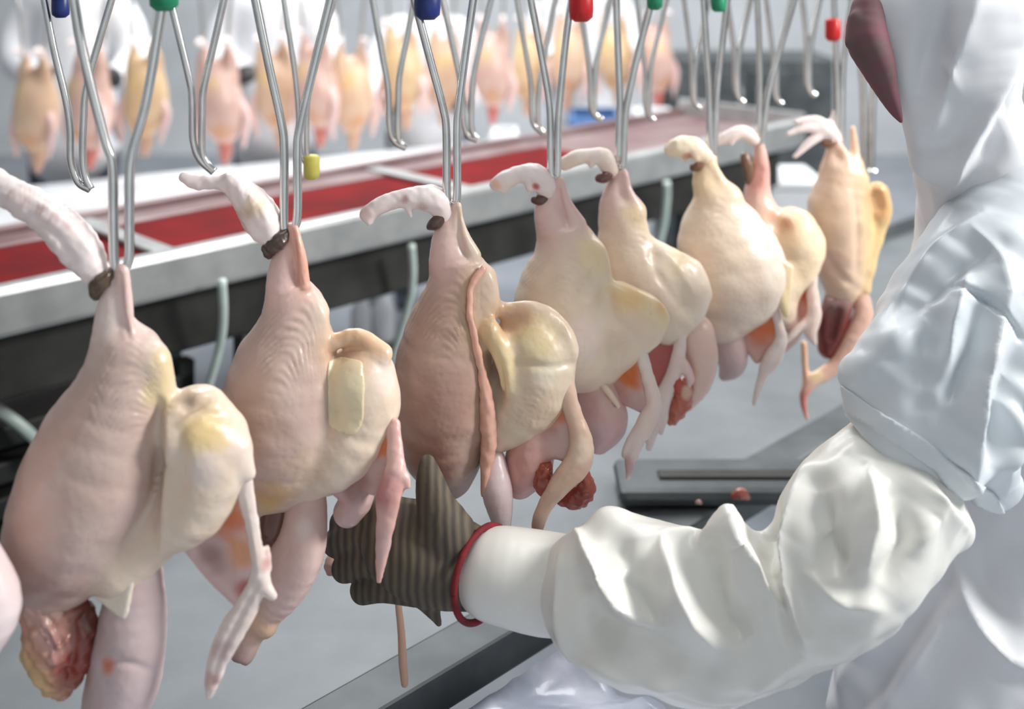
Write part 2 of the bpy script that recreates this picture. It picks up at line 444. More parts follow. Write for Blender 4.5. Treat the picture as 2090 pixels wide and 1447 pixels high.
# frame that runs along the processing line (parallel to troughs)
E1 = np.array([0.703, 0.711, 0.0]); E2 = np.array([-0.711, 0.703, 0.0]); E3 = np.array([0, 0, 1.0])
AX = (E1, E2, E3)
O0 = np.array([-0.914, 2.10, 0.0])       # a point under the trough rim
def Lp(s_, w_, z): return O0+E1*s_+E2*w_+E3*z
def lbox(name, s0, s1, w0, w1, z0, z1, mat, parent=None, bevel=0.004):
    return box(name, Lp((s0+s1)/2, (w0+w1)/2, (z0+z1)/2), (s1-s0, w1-w0, z1-z0), mat, parent, AX, bevel)
def Z(v): return CAMH+v

# ------------------------------------------------------------------ setting
def slab(name, x0, x1, y0, y1, z0, z1, mat):
    o = box(name, ((x0+x1)/2, (y0+y1)/2, (z0+z1)/2), (x1-x0, y1-y0, z1-z0), mat, None, None, 0)
    o['kind'] = 'structure'; return o
slab('floor', -7, 8, -1.5, 9.5, -0.1, 0.0, M['floor'])
slab('wall_back', -7, 8, 9.4, 9.5, 0.0, 3.9, M['wall'])
slab('unseen_wall_front', -7, 8, -1.6, -1.5, 0.0, 3.9, M['wall'])  # unseen, added behind the camera to darken wire reflections and block low world light
slab('unseen_wall_right', 8, 8.1, -1.5, 9.5, 0.0, 3.9, M['wall'])  # unseen, added at the side to hold back low world light
slab('wall_left', -7.1, -7, -1.5, 9.5, 0.0, 3.9, M['wall'])

# red trough behind the birds
t = empty('steel_trough', Lp(0, 0, 0), 'long steel trough with blood-red lining and pale rim behind the birds', 'trough')
S0, S1 = -1.6, 2.72
lbox('rim', S0, S1, 0.0, 0.05, Z(-0.723), Z(-0.632), M['steel'], t, 0.012)
lbox('lining', S0, S1-0.85, 0.05, 0.42, Z(-0.69), Z(-0.668), M['red'], t, 0.002)
lbox('far_lining', S1-0.85, S1, 0.05, 0.50, Z(-0.69), Z(-0.668), M['trough_grey'], t, 0.002)
lbox('splash_shelf', S0, S1-0.85, 0.42, 0.505, Z(-0.70), Z(-0.662), M['trough_grey'], t, 0.004)
lbox('back_wall', S0, S1, 0.505, 0.53, Z(-0.72), Z(-0.645), M['trough_grey'], t, 0.004)
lbox('end_wall', S1, S1+0.02, 0.0, 0.53, Z(-0.72), Z(-0.61), M['steel'], t, 0.004)
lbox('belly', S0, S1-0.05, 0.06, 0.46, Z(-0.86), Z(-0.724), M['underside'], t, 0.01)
for sd in (0.36, 1.22):
    lbox('divider', sd, sd+0.05, 0.05, 0.5, Z(-0.668), Z(-0.655), M['steel'], t, 0.004)
for ls in (-0.9, 0.55, 2.60):
    for lw in (0.08, 0.42):
        lbox('leg', ls, ls+0.05, lw, lw+0.04, 0.0, Z(-0.86), M['steel_dark'], t, 0.004)

# white drip tray under the second line
T1 = np.array([0.867, 0.498, 0.0]); T2 = np.array([-0.498, 0.867, 0.0]); TO = np.array([-1.69, 4.15, 0.0]); TAX = (T1, T2, E3)
t = empty('drip_tray', TO+T1, 'wide white drip tray under the second row of hanging birds', 'tray')
def tbox(name, s0, s1, w0, w1, z0, z1, mat):
    return box(name, TO+T1*(s0+s1)/2+T2*(w0+w1)/2+E3*(z0+z1)/2, (s1-s0, w1-w0, z1-z0), mat, t, TAX, 0.004)
tbox('tray_bed', -0.9, 2.75, -0.98, 0.34, Z(-0.98), Z(-0.95), M['plast_w'])
tbox('tray_lip', -0.9, 2.75, -1.0, -0.98, Z(-1.02), Z(-0.935), M['steel'])
for ls in (-0.8, 1.0, 2.65):
    for lw in (-0.7, 0.25): tbox('leg', ls, ls+0.05, lw, lw+0.05, 0.0, Z(-0.98), M['steel'])

# collecting table below the front line
t = empty('collecting_table', Lp(0.8, -0.5, 0), 'light steel collecting table with dark front gutter below the hanging birds', 'table')
def tab(px, py, z):     # point on the horizontal plane z seen at a pixel
    d = (CAMH-z)*F/(py-HY); return P(px, py, d)
gl = (tab(700, 1447, Z(-1.0))-O0)@E2      # across-position of the gutter
lbox('table_top', -1.3, 3.0, gl+0.035, gl+0.62, Z(-1.03), Z(-1.0), M['steel_light'], t)
lbox('gutter', -1.3, 3.0, gl-0.045, gl+0.035, Z(-1.05), Z(-0.994), M['steel_dark'], t, 0.006)
lbox('upstand', -1.3, 3.0, gl+0.62, gl+0.64, Z(-1.03), Z(-0.955), M['steel_light'], t, 0.003)
for ls in (-1.2, 2.2):
    for lw in (gl+0.1, gl+0.5): lbox('leg', ls, ls+0.04, lw, lw+0.04, 0.0, Z(-1.03), M['steel_dark'], t)
# dark drain box standing on the table
a = tab(1300, 1050, Z(-1.0)); b = tab(1600, 975, Z(-1.0))
t = empty('drain_box', (a+b)/2, 'dark grey rounded drain cover lying on the steel table behind the elbow', 'drain cover')
box('cover', ((a[0]+b[0])/2+0.02, (a[1]+b[1])/2, Z(-0.975)), (abs(b[0]-a[0])+0.1, abs(b[1]-a[1]), 0.03), M['steel_dark'], t, None, 0.014)
box('groove_plate', ((a[0]+b[0])/2+0.03, (a[1]+b[1])/2-0.01, Z(-0.958)), (abs(b[0]-a[0])*0.9, 0.03, 0.006), M['underside'], t, None, 0.002)
# liner bin in front
t = empty('lined_bin', Lp(0.6, gl-0.3, 0), 'bin with wet bluish plastic liner in front of the dark gutter', 'bin')
lbox('bin_wall', -1.0, 0.45, gl-0.75, gl-0.10, 0.0, Z(-1.16), M['steel_light'], t, 0.01)
def liner():
    verts, faces = [], []; rnd = random.Random(4); nx, ny = 90, 26
    for i in range(nx):
        for j in range(ny):
            s_ = -1.0+1.45*i/(nx-1); w_ = gl-0.75+0.68*j/(ny-1)
            z = Z(-1.13)+0.085*(j/(ny-1))**2+0.012*math.sin(s_*19+3*math.sin(w_*17))+0.009*math.sin(w_*41+s_*23)+0.004*rnd.random()
            verts.append(Lp(s_, w_, z)-np.array(t.location))
    for i in range(nx-1):
        for j in range(ny-1): faces.append((i*ny+j, (i+1)*ny+j, (i+1)*ny+j+1, i*ny+j+1))
    return from_py('liner', verts, faces)
o = link('liner', liner(), M['lilac'], t)
md = o.modifiers.new('thick', 'SOLIDIFY'); md.thickness = 0.004

# things under / around the trough
t = empty('black_crate', tab(60, 1010, 0.25), 'black slatted crate under the left end of the trough', 'crate')
c0 = P(40, 900, 2.55)
for k in range(4):
    box('slat', c0+np.array([0, 0, 0.10-0.07*k]), (0.62, 0.40, 0.045), M['crate_k'], t, AX, 0.006)
for sx in (-1, 1):
    for sy in (-1, 1): box('corner_post', c0+E1*0.29*sx+E2*0.18*sy+E3*0.0, (0.04, 0.04, 0.30), M['crate_k'], t, AX, 0.004)
t['label'] = 'black slatted crate under the left end of the trough'
for i, (x, y, lab) in enumerate([(738, 690, 'short white plastic canister under the trough'), (782, 694, 'taller white plastic canister under the trough')]):
    b0 = P(x, y, 3.72); hh = 0.12+0.025*i
    t = empty('canister', b0, lab, 'canister', None)
    lathe('bottle_body', b0, [(0.001, 0), (0.032, 0.0), (0.036, 0.01), (0.036, hh*0.72), (0.02, hh*0.9), (0.014, hh)], M['plast_w'], t)
    lathe('cap', b0+np.array([0, 0, hh]), [(0.016, 0), (0.016, 0.022), (0.001, 0.024)], M['plast_w'], t, 14)
t = empty('bottle_shelf', P(760, 700, 3.72), 'narrow steel shelf carrying white canisters under the trough', 'shelf')
box('board', P(760, 700, 3.72)-np.array([0, 0, 0.008]), (0.3, 0.14, 0.015), M['steel_dark'], t)
for sx in (-0.12, 0.12):
    pz = P(760, 700, 3.72)[2]; box('leg', np.array([P(760, 700, 3.72)[0]+sx, 3.72, (pz-0.016)/2]), (0.025, 0.1, pz-0.016), M['steel_dark'], t)
t = empty('white_crate', P(1590, 440, 4.3), 'bright white plastic crate under the far end of the trough', 'crate')
cc = P(1590, 400, 4.3)
box('crate_body', cc-np.array([0, 0, 0.03]), (0.24, 0.3, 0.20), M['plast_w'], t, None, 0.012)
box('crate_rim', cc+np.array([0, 0, 0.07]), (0.27, 0.33, 0.025), M['plast_w'], t, None, 0.006)
box('stand', np.array([cc[0], cc[1], (cc[2]-0.13)/2]), (0.22, 0.28, cc[2]-0.13), M['steel'], t, None, 0.006)
hl = ['pale green hose drooping from trough rim between first two birds', 'pale green hose drooping from trough rim between second and third birds', 'short pale green hose below the trough rim beside the sixth bird']
for lab, pth in zip(hl, [[(453, 572), (456, 640), (450, 700), (425, 790), (400, 860)], [(840, 500), (843, 560), (835, 620), (812, 700), (790, 760)], [(1361, 372), (1361, 400), (1356, 450), (1345, 500)]]):
    dd = 2.36 if pth[0][0] < 600 else (2.75 if pth[0][0] < 1000 else 3.4)
    tag(tube('water_hose', [P(x, y, dd+0.02*i) for i, (x, y) in enumerate(pth)], 0.009 if dd < 3 else 0.011, M['hose']), lab, 'hose')
o = empty('discarded_hose', P(20, 850, 2.3), 'pale green hose piece slanting across the dark space at far left', 'hose')
tube('hose_run', [P(-30, 820, 2.3), P(10, 845, 2.3), P(50, 875, 2.31), P(90, 915, 2.33)], 0.012, M['hose'], o)
tube('hose_end', [P(86, 911, 2.328), P(98, 922, 2.335)], 0.016, M['steel'], o)

# far machinery
t = empty('steel_cabinet', P(1530, 215, 6.2), 'dark grey steel cabinet against the far wall behind empty shackles', 'cabinet')
c0 = P(1520, 160, 6.2)
box('cabinet_body', (c0[0], 6.3, c0[2]/2+0.06), (0.9, 0.4, c0[2]+0.12), M['steel_dark'], t, None, 0.02)
for i in range(2): box('door', (c0[0]-0.22+0.44*i, 6.085, c0[2]/2+0.06), (0.42, 0.03, c0[2]), M['steel_dark'], t, None, 0.006)
for i in range(2): box('door_handle', (c0[0]-0.05+0.10*i, 6.06, c0[2]-0.1), (0.02, 0.02, 0.14), M['steel'], t, None, 0.004)
def crate(name, cen, size, mat, label):
    t = empty(name, cen-np.array([0, 0, size[2]/2]), label, 'crate')
    sx, sy, sz = size
    box('crate_base', cen-np.array([0, 0, sz/2-0.01]), (sx, sy, 0.02), mat, t, None, 0.004)
    for sg in (-1, 1):
        box('crate_side', cen+np.array([sg*(sx/2-0.01), 0, 0]), (0.02, sy, sz), mat, t, None, 0.004)
        box('crate_end', cen+np.array([0, sg*(sy/2-0.01), 0]), (sx-0.04, 0.02, sz), mat, t, None, 0.004)
    box('crate_rim', cen+np.array([0, -sy/2-0.008, sz/2-0.015]), (sx+0.02, 0.016, 0.03), mat, t, None, 0.003)
crate('plastic_crate', np.array([P(1215, 225, 5.1)[0], 5.16, Z(-0.95)+0.095]), (0.22, 0.3, 0.16), M['crate_b'], 'blue plastic crate standing on the drip tray')
crate('plastic_crate', np.array([P(1335, 225, 4.9)[0], 4.9, Z(-0.95)+0.115]), (0.16, 0.3, 0.20), M['plast_w'], 'white plastic crate right beside the blue crate')
crate('plastic_crate', np.array([P(1030, 260, 4.6)[0], 4.6, Z(-0.95)+0.1]), (0.10, 0.2, 0.18), M['plast_w'], 'small white bin on drip tray left of the blue crate')

# ------------------------------------------------------------------ shackles
def line_d(px):
    u = (px-CX)/F; tt = (1.25*u+0.417)/(1.02-0.9*u); return 1.25+0.9*tt
def wire(name, pts, d, r, parent, jq=None):
    w3 = [P(x, y, d+(q if len(pt) > 2 else 0)) for pt in pts for (x, y, q) in [pt if len(pt) == 3 else (*pt, 0)]]
    # carry the wire up out of the picture to its hanger
    v = w3[0]-w3[1]; v = v/np.linalg.norm(v)
    return tube(name, [w3[0]+v*0.06]+w3, r*d/F, M['wire'], parent)
CLIP = {'g': 'green', 'b': 'blue', 'r': 'redp', 'y': 'yellow'}
CN = {'g': 'green', 'b': 'navy blue', 'r': 'red', 'y': 'yellow'}
def shackle(A, B, d, r, label, group, clip=None):
    top = P((A[0][0]+B[0][0])/2, -160, d)
    t = empty('shackle', top, label, 'shackle', group)
    wire('hook_wire', A, d, r, t); wire('hook_wire', B, d, r, t)
    pa, pb = P(*A[0], d), P(*B[0], d)
    va = pa-P(*A[1][:2], d); va /= np.linalg.norm(va); vb = pb-P(*B[1][:2], d); vb /= np.linalg.norm(vb)
    tube('cross_bar', [pa+va*0.055, (pa+va*0.055+pb+vb*0.055)/2+np.array([0, 0, 0.012]), pb+vb*0.055], r*d/F, M['wire'], t)
    tube('stem', [(pa+va*0.055+pb+vb*0.055)/2, np.array([top[0], d, Z(0.16)])], r*d/F*1.1, M['wire'], t)
    if clip:
        col, x, yb, hw = clip
        cb = P(x, yb, d-0.004); hw = hw*d/F
        o = lathe('clip', cb, [(hw*0.55, 0), (hw*0.95, hw*0.35), (hw, hw*0.9), (hw, hw*2.6), (hw*0.7, hw*2.9)], M[CLIP[col]], t, 14)
        o['label'] = CN[col]+' plastic clip'
    return t
FS = [  # front shackles: wire A, wire B, radius, clip
 ([(145, -30), (170, 110), (212, 280), (229, 335), (231, 440), (233, 535), (243, 556)], [(338, -30), (300, 200), (268, 320), (264, 430), (263, 525), (252, 556)], 10, ('g', 335, 22, 30)),
 ([(515, -30), (548, 130), (574, 250), (580, 310), (580, 455), (586, 474)], [(682, -30), (642, 130), (612, 260), (607, 310), (607, 440), (597, 472)], 9, None),
 ([(838, -30), (880, 130), (904, 220), (911, 270), (912, 395), (918, 416)], [(970, -30), (950, 110), (936, 220), (933, 270), (933, 395), (927, 415)], 8.5, ('b', 872, 40, 27)),
 ([(1078, -30), (1106, 120), (1120, 205), (1123, 260), (1124, 345), (1129, 362)], [(1170, -30), (1155, 80), (1143, 200), (1139, 260), (1138, 350), (1133, 362)], 7.5, ('r', 1186, 44, 25)),
 ([(1256, -30), (1262, 120), (1265, 200), (1264, 250), (1262, 330)], [(1338, -30), (1302, 110), (1284, 190), (1276, 240), (1272, 330), (1266, 342)], 7.5, ('g', 1336, 20, 16)),
 ([(1434, -30), (1443, 120), (1447, 180), (1449, 300), (1453, 318)], [(1488, -30), (1474, 90), (1463, 190), (1458, 300), (1455, 316)], 7, ('g', 1466, 24, 15)),
 ([(1544, -30), (1550, 120), (1551, 190), (1547, 280)], [(1630, -30), (1592, 100), (1573, 165), (1563, 220), (1557, 280), (1551, 292)], 6.5, None),
 ([(1700, -30), (1706, 100), (1709, 180), (1710, 285)], [(1742, -30), (1727, 80), (1720, 150), (1718, 285)], 6.5, ('r', 1700, 84, 16)),
]
XH = [245, 595, 925, 1130, 1265, 1455, 1555, 1715]
DB = [line_d(x) for x in XH]; DB[6] += 0.05; DB[4] += 0.03
OW = ['leftmost', 'second', 'third', 'fourth', 'fifth', 'sixth', 'seventh', 'farthest']
ORD = ['foreground bird at left', 'second bird from left', 'third bird from left', 'fourth bird from left', 'fifth bird from left', 'sixth bird from left', 'seventh bird from left', 'farthest bird in front row']
for i, (A, B, r, clip) in enumerate(FS):
    lab = 'steel wire shackle '+(('with '+CN[clip[0]]+' clip ') if clip else '')+'carrying the '+ORD[i]
    shackle(A, B, DB[i]-0.004, r, lab, 'shackles of the front row', clip)
RS = [
 ([(85, -30), (110, 100), (134, 200), (143, 260), (145, 330), (160, 372), (184, 387)], [(237, -30), (202, 85), (176, 180), (171, 240), (169, 320), (174, 360), (186, 386)], 7.5, ('b', 124, 36, 18)),
 ([(340, -30), (384, 150), (392, 200), (394, 285), (408, 325), (436, 352)], [(464, -30), (440, 75), (416, 180), (413, 230), (412, 300), (420, 330), (438, 350)], 7.5, None),
 ([(574, -30), (598, 120), (608, 210), (612, 300), (622, 330), (640, 345)], [(690, -30), (660, 80), (630, 190), (626, 300), (632, 326), (642, 344)], 5.5, ('y', 636, 366, 17)),
 ([(755, -30), (780, 110), (792, 180), (795, 260), (806, 290), (828, 303)], [(850, -30), (832, 70), (816, 150), (813, 200), (812, 270), (818, 292), (830, 303)], 6.5, None),
 ([(896, -30), (928, 110), (942, 180), (946, 250), (956, 278), (974, 286)], [(1010, -30), (985, 70), (967, 150), (963, 200), (962, 255), (968, 276), (976, 285)], 6.5, None),
 ([(1050, -30), (1072, 100), (1083, 170), (1085, 235), (1092, 258), (1108, 272)], [(1138, -30), (1118, 80), (1101, 170), (1098, 240), (1102, 260), (1110, 271)], 5.5, None),
 ([(1178, -30), (1196, 90), (1204, 150), (1206, 215), (1214, 236), (1228, 244)], [(1252, -30), (1232, 60), (1216, 130), (1213, 215), (1218, 236), (1230, 243)], 6, None),
 ([(1296, -30), (1310, 90), (1316, 150), (1317, 210), (1322, 232), (1334, 246)], [(1368, -30), (1346, 60), (1328, 140), (1324, 210), (1328, 234), (1336, 246)], 5, None),
 ([(1392, -30), (1406, 80), (1412, 130), (1413, 190), (1418, 210), (1430, 222)], [(1452, -30), (1434, 60), (1420, 130), (1418, 195), (1422, 214), (1432, 222)], 5, None),
 ([(1478, -30), (1494, 70), (1500, 120), (1501, 175), (1506, 198), (1518, 210)], [(1538, -30), (1520, 50), (1508, 115), (1506, 175), (1510, 200), (1520, 210)], 6, None),
 ([(1560, -30), (1574, 80), (1579, 130), (1580, 185), (1584, 202), (1596, 212)], [(1620, -30), (1602, 50), (1588, 115), (1586, 185), (1590, 204), (1598, 212)], 5, None),
 ([(1634, -30), (1644, 60), (1647, 110), (1647, 165), (1652, 186), (1664, 195)], [(1680, -30), (1664, 40), (1654, 100), (1652, 165), (1656, 186), (1666, 195)], 6, None),
 ([(1742, -30), (1756, 120), (1762, 200), (1764, 320), (1768, 345), (1780, 352)], [(1812, -30), (1794, 100), (1782, 190), (1778, 320), (1778, 345), (1786, 352)], 7, None),
]
RL = ['at far left', 'hanging just above the second bird’s foot', 'with yellow tag beside the second front shackle', 'hanging left of the third front shackle', 'hanging right of the third front shackle', 'hanging just left of the fourth front shackle', 'hanging between fourth and fifth front shackles', 'hanging just right of the fifth front shackle', 'hanging just left of the sixth front shackle', 'hanging just right of the sixth front shackle', 'hanging just right of the seventh front shackle', 'in front of the grey cabinet, left of red clip', 'beside the worker’s burgundy mask']
for (A, B, r, clip), lab in zip(RS, RL):
    x = (A[-1][0]+B[-1][0])/2
    lb = 'empty steel wire shackle '+(('with navy clip ' if clip and clip[0] == 'b' else ''))+lab
    shackle(A, B, line_d(x)+0.33, r, lb, 'empty shackles of the rear row', clip)
t = empty('overhead_track', P(1000, -160, 1.6), 'overhead steel conveyor track carrying the front row of shackles', 'conveyor track')
dirn = np.array([1.02, 0.9, 0]); p0 = np.array([-0.417, 1.25, Z(0.17)])
tube('track_rail', [p0-dirn*0.5, p0+dirn*0.5, p0+dirn*1.6], 0.018, M['steel'], t)
t = empty('overhead_track', P(1000, -160, 1.9), 'overhead steel conveyor track carrying the rear empty shackles', 'conveyor track')
p1 = p0+np.array([-0.13, 0.30, 0]); tube('track_rail', [p1-dirn*0.5, p1+dirn*0.5, p1+dirn*1.8], 0.018, M['steel'], t)

# ------------------------------------------------------------------ front row of birds
#B1
def bird(i, label):
    d = DB[i]; return empty('chicken_carcass', P(XH[i], FS[i][0][-1][1], d), label, 'chicken', 'chickens of the front row'), d
def part(d, q0=0): return Sdf(d)
VX = 4.6
GR = 'plucked chicken hung by the leg, '
# bird 1 ----------------------------------------------------------------
t, d = bird(0, 'plucked chicken nearest the camera at left, yellow rump and long wing hanging')
s = Sdf(d)
s.chain([(242, 552, 0, 15), (234, 610, 0, 30), (232, 670, 0, 40), (240, 720, 0, 50)], PALE, 12)
s.chain([(250, 550, -14, 12), (258, 620, -22, 13), (268, 690, -26, 10)], PINK, 10)
s.chain([(262, 735, 0, 72), (236, 840, 0, 108), (192, 960, 0, 140), (140, 1085, 0, 128), (100, 1180, 0, 72)], SK, 26)
s.chain([(318, 740, -20, 34), (330, 800, -20, 30)], CREAM, 24)
s.chain([(398, 870, -10, 80), (430, 930, -10, 86), (392, 1020, -5, 82), (330, 1070, 0, 66), (240, 1130, 0, 80)], CREAM, 14)
s.fold([(340, 810), (344, 880), (346, 960), (336, 1050), (328, 1130)], 9, 13).fold([(322, 820), (326, 900), (322, 980), (312, 1070)], 12, -11, False).fold([(365, 880), (372, 960), (356, 1040)], 14, -7, False)
s.fold([(60, 1150), (150, 1080), (250, 1000)], 40, 6, False).fold([(130, 1200), (210, 1150), (300, 1080)], 30, -6, False).rough(1.3, 120, 3)
s.cut([(372, 812, -60, 22), (400, 800, -80, 18)], TAN, 14)
s.fold([(360, 850), (400, 815), (450, 800), (490, 840)], 12, 9).fold([(365, 880), (410, 845), (460, 850)], 12, -8, False).fold([(380, 830), (430, 812)], 9, -6, False)
s.chain([(480, 920, -30, 36), (505, 965, -30, 18)], PALE, 16)
s.paint(425, 880, -90, 55, YEL, .8).paint(330, 800, -60, 40, FAT, .8).paint(345, 740, -40, 34, YEL, .5)
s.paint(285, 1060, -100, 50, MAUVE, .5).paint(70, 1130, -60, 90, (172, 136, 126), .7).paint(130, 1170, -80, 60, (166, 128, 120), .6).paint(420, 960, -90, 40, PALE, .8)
s.paint(325, 930, -105, 26, PINK, .8)
s.fold([(246, 560), (248, 625), (264, 690)], 5, -7, False).fold([(196, 712), (235, 705), (274, 692)], 6, 6)
s.fold([(350, 862), (384, 836), (425, 822)], 9, -12, False)
s.wrinkle(265, 800, -60, 105, math.radians(100), 15, 1.6)
s.mesh('body', VX, t, M['skin'])
s = Sdf(d)
s.chain([(-60, 350, 0, 28), (20, 394, -6, 32), (80, 428, -6, 36), (130, 470, -4, 41), (172, 520, 0, 40), (202, 566, 0, 24)], FEET, 10).rough(1.6, 46, 3)
s.fold([(10, 372), (80, 412), (150, 470), (195, 530)], 8, 4).fold([(60, 440), (110, 478), (150, 530)], 8, -5, False)
s.chain([(60, 420, -16, 16), (40, 428, -22, 9), (28, 436, -22, 5)], FEET, 8)
s.chain([(-60, 352, 0, 16), (-120, 330, -10, 14), (-160, 345, -10, 9)], FEET, 8)
s.chain([(-60, 356, 0, 14), (-110, 372, -20, 13), (-140, 400, -25, 8)], FEET, 8)
for k in range(5): s.paint(20+30*k, 400+15*k, -40, 12, PINK, .4)
s.wrinkle(70, 425, -30, 90, math.radians(-30), 11, .8)
s.mesh('foot', 4, t, M['foot'])
s = Sdf(d); s.chain([(196, 602, -4, 11), (198, 586, -18, 17), (212, 572, -20, 17), (226, 556, -8, 12)], (88, 72, 56), 12).rough(2, 22, 4); s.mesh('hock', 3.5, t, M['flesh'])
s = Sdf(d)
s.chain([(496, 985, -20, 20), (512, 1060, -24, 15), (524, 1130, -28, 14), (530, 1180, -30, 20), (505, 1235, -34, 24), (474, 1288, -38, 27), (446, 1345, -40, 22), (432, 1396, -40, 15), (426, 1424, -40, 6)], PALE, 8, .7)
s.chain([(532, 1178, -30, 15), (548, 1205, -34, 12), (556, 1216, -34, 10)], PALE, 8)
s.chain([(545, 1120, -18, 8), (548, 1160, -22, 7)], PINK, 8)
s.fold([(520, 1200), (485, 1270), (450, 1340), (432, 1400)], 7, -6, False).fold([(500, 1010), (518, 1100), (528, 1180)], 5, 4).rough(0.5, 34, 5)
s.paint(455, 1330, -50, 26, MAUVE, .7).paint(430, 1390, -50, 20, RED, .4).paint(540, 1150, -30, 14, RED, .5)
s.rough(0.7, 42, 3); wg = s.mesh('wing', 3.6, t, M['skin'])
s = Sdf(d)
s.tri((478, 1010, -16), (372, 1100, 0), (490, 1225, -24), 9, MAUVE, 8); s.tri((484, 1010, -18), (515, 1150, -26), (490, 1225, -24), 8, PINK, 8)
s.chain([(378, 1100, 0, 14), (430, 1170, -10, 13), (486, 1225, -24, 12)], PINK, 10)
s.paint(470, 1050, -20, 48, ORG, .9).paint(500, 1120, -20, 40, (224, 150, 96), .8).paint(502, 1195, -20, 26, RED, .8).paint(440, 1130, -10, 34, (150, 108, 100), .7)
s.mesh('wing_web', 3.6, wg, M['flesh'])
s = Sdf(d)
s.chain([(285, 1120, 10, 40), (276, 1210, 6, 58), (268, 1290, 0, 70), (256, 1370, 0, 74), (236, 1440, 0, 66), (222, 1500, 0, 40)], (206, 186, 186), 12)
s.fold([(205, 1364), (250, 1352), (310, 1368)], 8, -6, False).rough(1.5, 120, 5)
s.paint(225, 1355, -60, 18, ORG, .8).paint(210, 1440, -40, 60, MAUVE, .6)
s.mesh('neck', VX, t, M['skin'])
s = Sdf(d)
s.tri((195, 1212, -40), (270, 1180, -52), (255, 1262, -52), 6, (240, 232, 214), 6); s.mesh('skin_flap', 4, t, M['skin'])
s = Sdf(d)
s.chain([(92, 1215, -20, 50), (104, 1275, -20, 56), (112, 1330, -16, 54), (124, 1385, -14, 34), (128, 1428, -14, 6)], (206, 150, 128), 10)
s.chain([(168, 1260, -20, 30), (165, 1330, -22, 30), (150, 1385, -18, 18)], DRED, 10)
s.chain([(66, 1330, -36, 24), (92, 1375, -40, 26), (104, 1405, -30, 14)], YEL, 10)
s.chain([(62, 1235, -52, 14), (100, 1290, -70, 13), (118, 1340, -66, 12)], PINK, 6)
s.cut([(120, 1260, -84, 8), (125, 1330, -84, 14), (126, 1400, -60, 12)], DRED, 6)
s.fold([(60, 1260), (95, 1300), (120, 1350)], 7, -9, False).fold([(85, 1240), (120, 1290), (130, 1340)], 6, -8, False).fold([(150, 1260), (150, 1330), (138, 1390)], 7, -7, False).rough(2.6, 34, 9)
s.paint(150, 1360, -40, 38, (150, 56, 36), .9).paint(175, 1270, -40, 32, BROWN, .6).paint(120, 1240, -60, 24, CREAM, .6)
s.mesh('vent_flesh', 4, t, M['flesh'])

# bird 2 ----------------------------------------------------------------
t, d = bird(1, 'plucked chicken second from left with square yellow skin flap on its side')
s = Sdf(d)
s.chain([(592, 466, 0, 12), (582, 530, 0, 28), (582, 585, 0, 40), (598, 625, 0, 52)], PINK, 12)
s.chain([(600, 466, -12, 10), (612, 520, -20, 13), (624, 580, -24, 12)], (232, 172, 150), 8)
s.chain([(610, 632, 0, 52), (596, 700, 0, 84), (578, 790, 0, 118), (572, 880, 0, 118), (562, 970, 0, 72), (545, 1010, 0, 44)], SK, 24)
s.chain([(645, 640, -20, 24), (640, 720, -30, 24)], CREAM, 22)
s.chain([(735, 775, -8, 72), (745, 830, -8, 72), (700, 900, 0, 84), (630, 945, 0, 72)], CREAM, 14)
s.cut([(692, 712, -46, 26), (722, 706, -60, 28), (756, 712, -66, 20)], (206, 160, 122), 12)
s.chain([(676, 700, -24, 16), (730, 688, -20, 18), (782, 722, -24, 20)], (232, 206, 176), 14)
s.cut([(664, 735, -112, 5), (664, 810, -112, 6), (668, 880, -102, 5)], MAUVE, 8)
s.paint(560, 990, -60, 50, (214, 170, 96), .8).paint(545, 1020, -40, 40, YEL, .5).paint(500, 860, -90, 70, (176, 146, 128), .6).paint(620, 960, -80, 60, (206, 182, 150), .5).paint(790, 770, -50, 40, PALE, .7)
s.fold([(598, 470), (602, 520), (606, 580)], 5, -7, False).fold([(552, 602), (590, 596), (636, 584)], 6, 6)
s.wrinkle(590, 700, -70, 105, math.radians(75), 16, 1.8)
s.fold([(640, 600), (662, 660), (655, 740)], 12, 6).fold([(700, 900), (760, 900), (800, 850)], 16, -5, False).fold([(680, 730), (740, 722), (800, 750)], 10, 5).rough(1.3, 110, 11)
b2 = s.mesh('body', VX, t, M['skin'])
s = Sdf(d)
s.chain([(374, 362, -6, 11), (400, 372, -6, 15), (440, 372, -6, 15), (472, 376, -6, 22), (505, 404, -4, 32), (535, 448, -2, 38), (554, 484, 0, 24)], FEET, 8)
s.chain([(470, 366, -14, 14), (490, 378, -16, 16)], FEET, 6)
s.paint(520, 420, -40, 30, (236, 214, 180), .7).paint(500, 440, -20, 30, (214, 180, 160), .6)
s.wrinkle(500, 400, -30, 60, math.radians(-40), 11, .8).rough(1.4, 40, 6).fold([(470, 372), (520, 410), (556, 470)], 8, 4).fold([(470, 396), (510, 450), (540, 486)], 8, -4, False)
s.mesh('foot', 3.8, t, M['foot'])
s = Sdf(d); s.chain([(548, 520, -2, 10), (552, 506, -16, 16), (568, 492, -18, 18), (584, 474, -8, 12)], (74, 58, 50), 12).rough(2, 22, 4); s.mesh('hock', 3.5, t, M['flesh'])
shell('skin_flap', b2, [(666, 733), (700, 728), (742, 736), (746, 800), (742, 872), (716, 894), (690, 884), (668, 872)], 0.5, 2.5, M['skin'], t, (240, 224, 184))
s = Sdf(d)
s.chain([(802, 866, -40, 15), (806, 920, -60, 17), (806, 965, -76, 22), (794, 1010, -84, 26), (788, 1065, -84, 20), (780, 1130, -84, 14), (773, 1186, -84, 6)], (222, 178, 170), 8, .7)
s.chain([(808, 960, -76, 14), (826, 975, -78, 11), (832, 992, -78, 7)], PINK, 6)
s.chain([(826, 985, -72, 6), (815, 1012, -72, 6)], (214, 150, 116), 5)
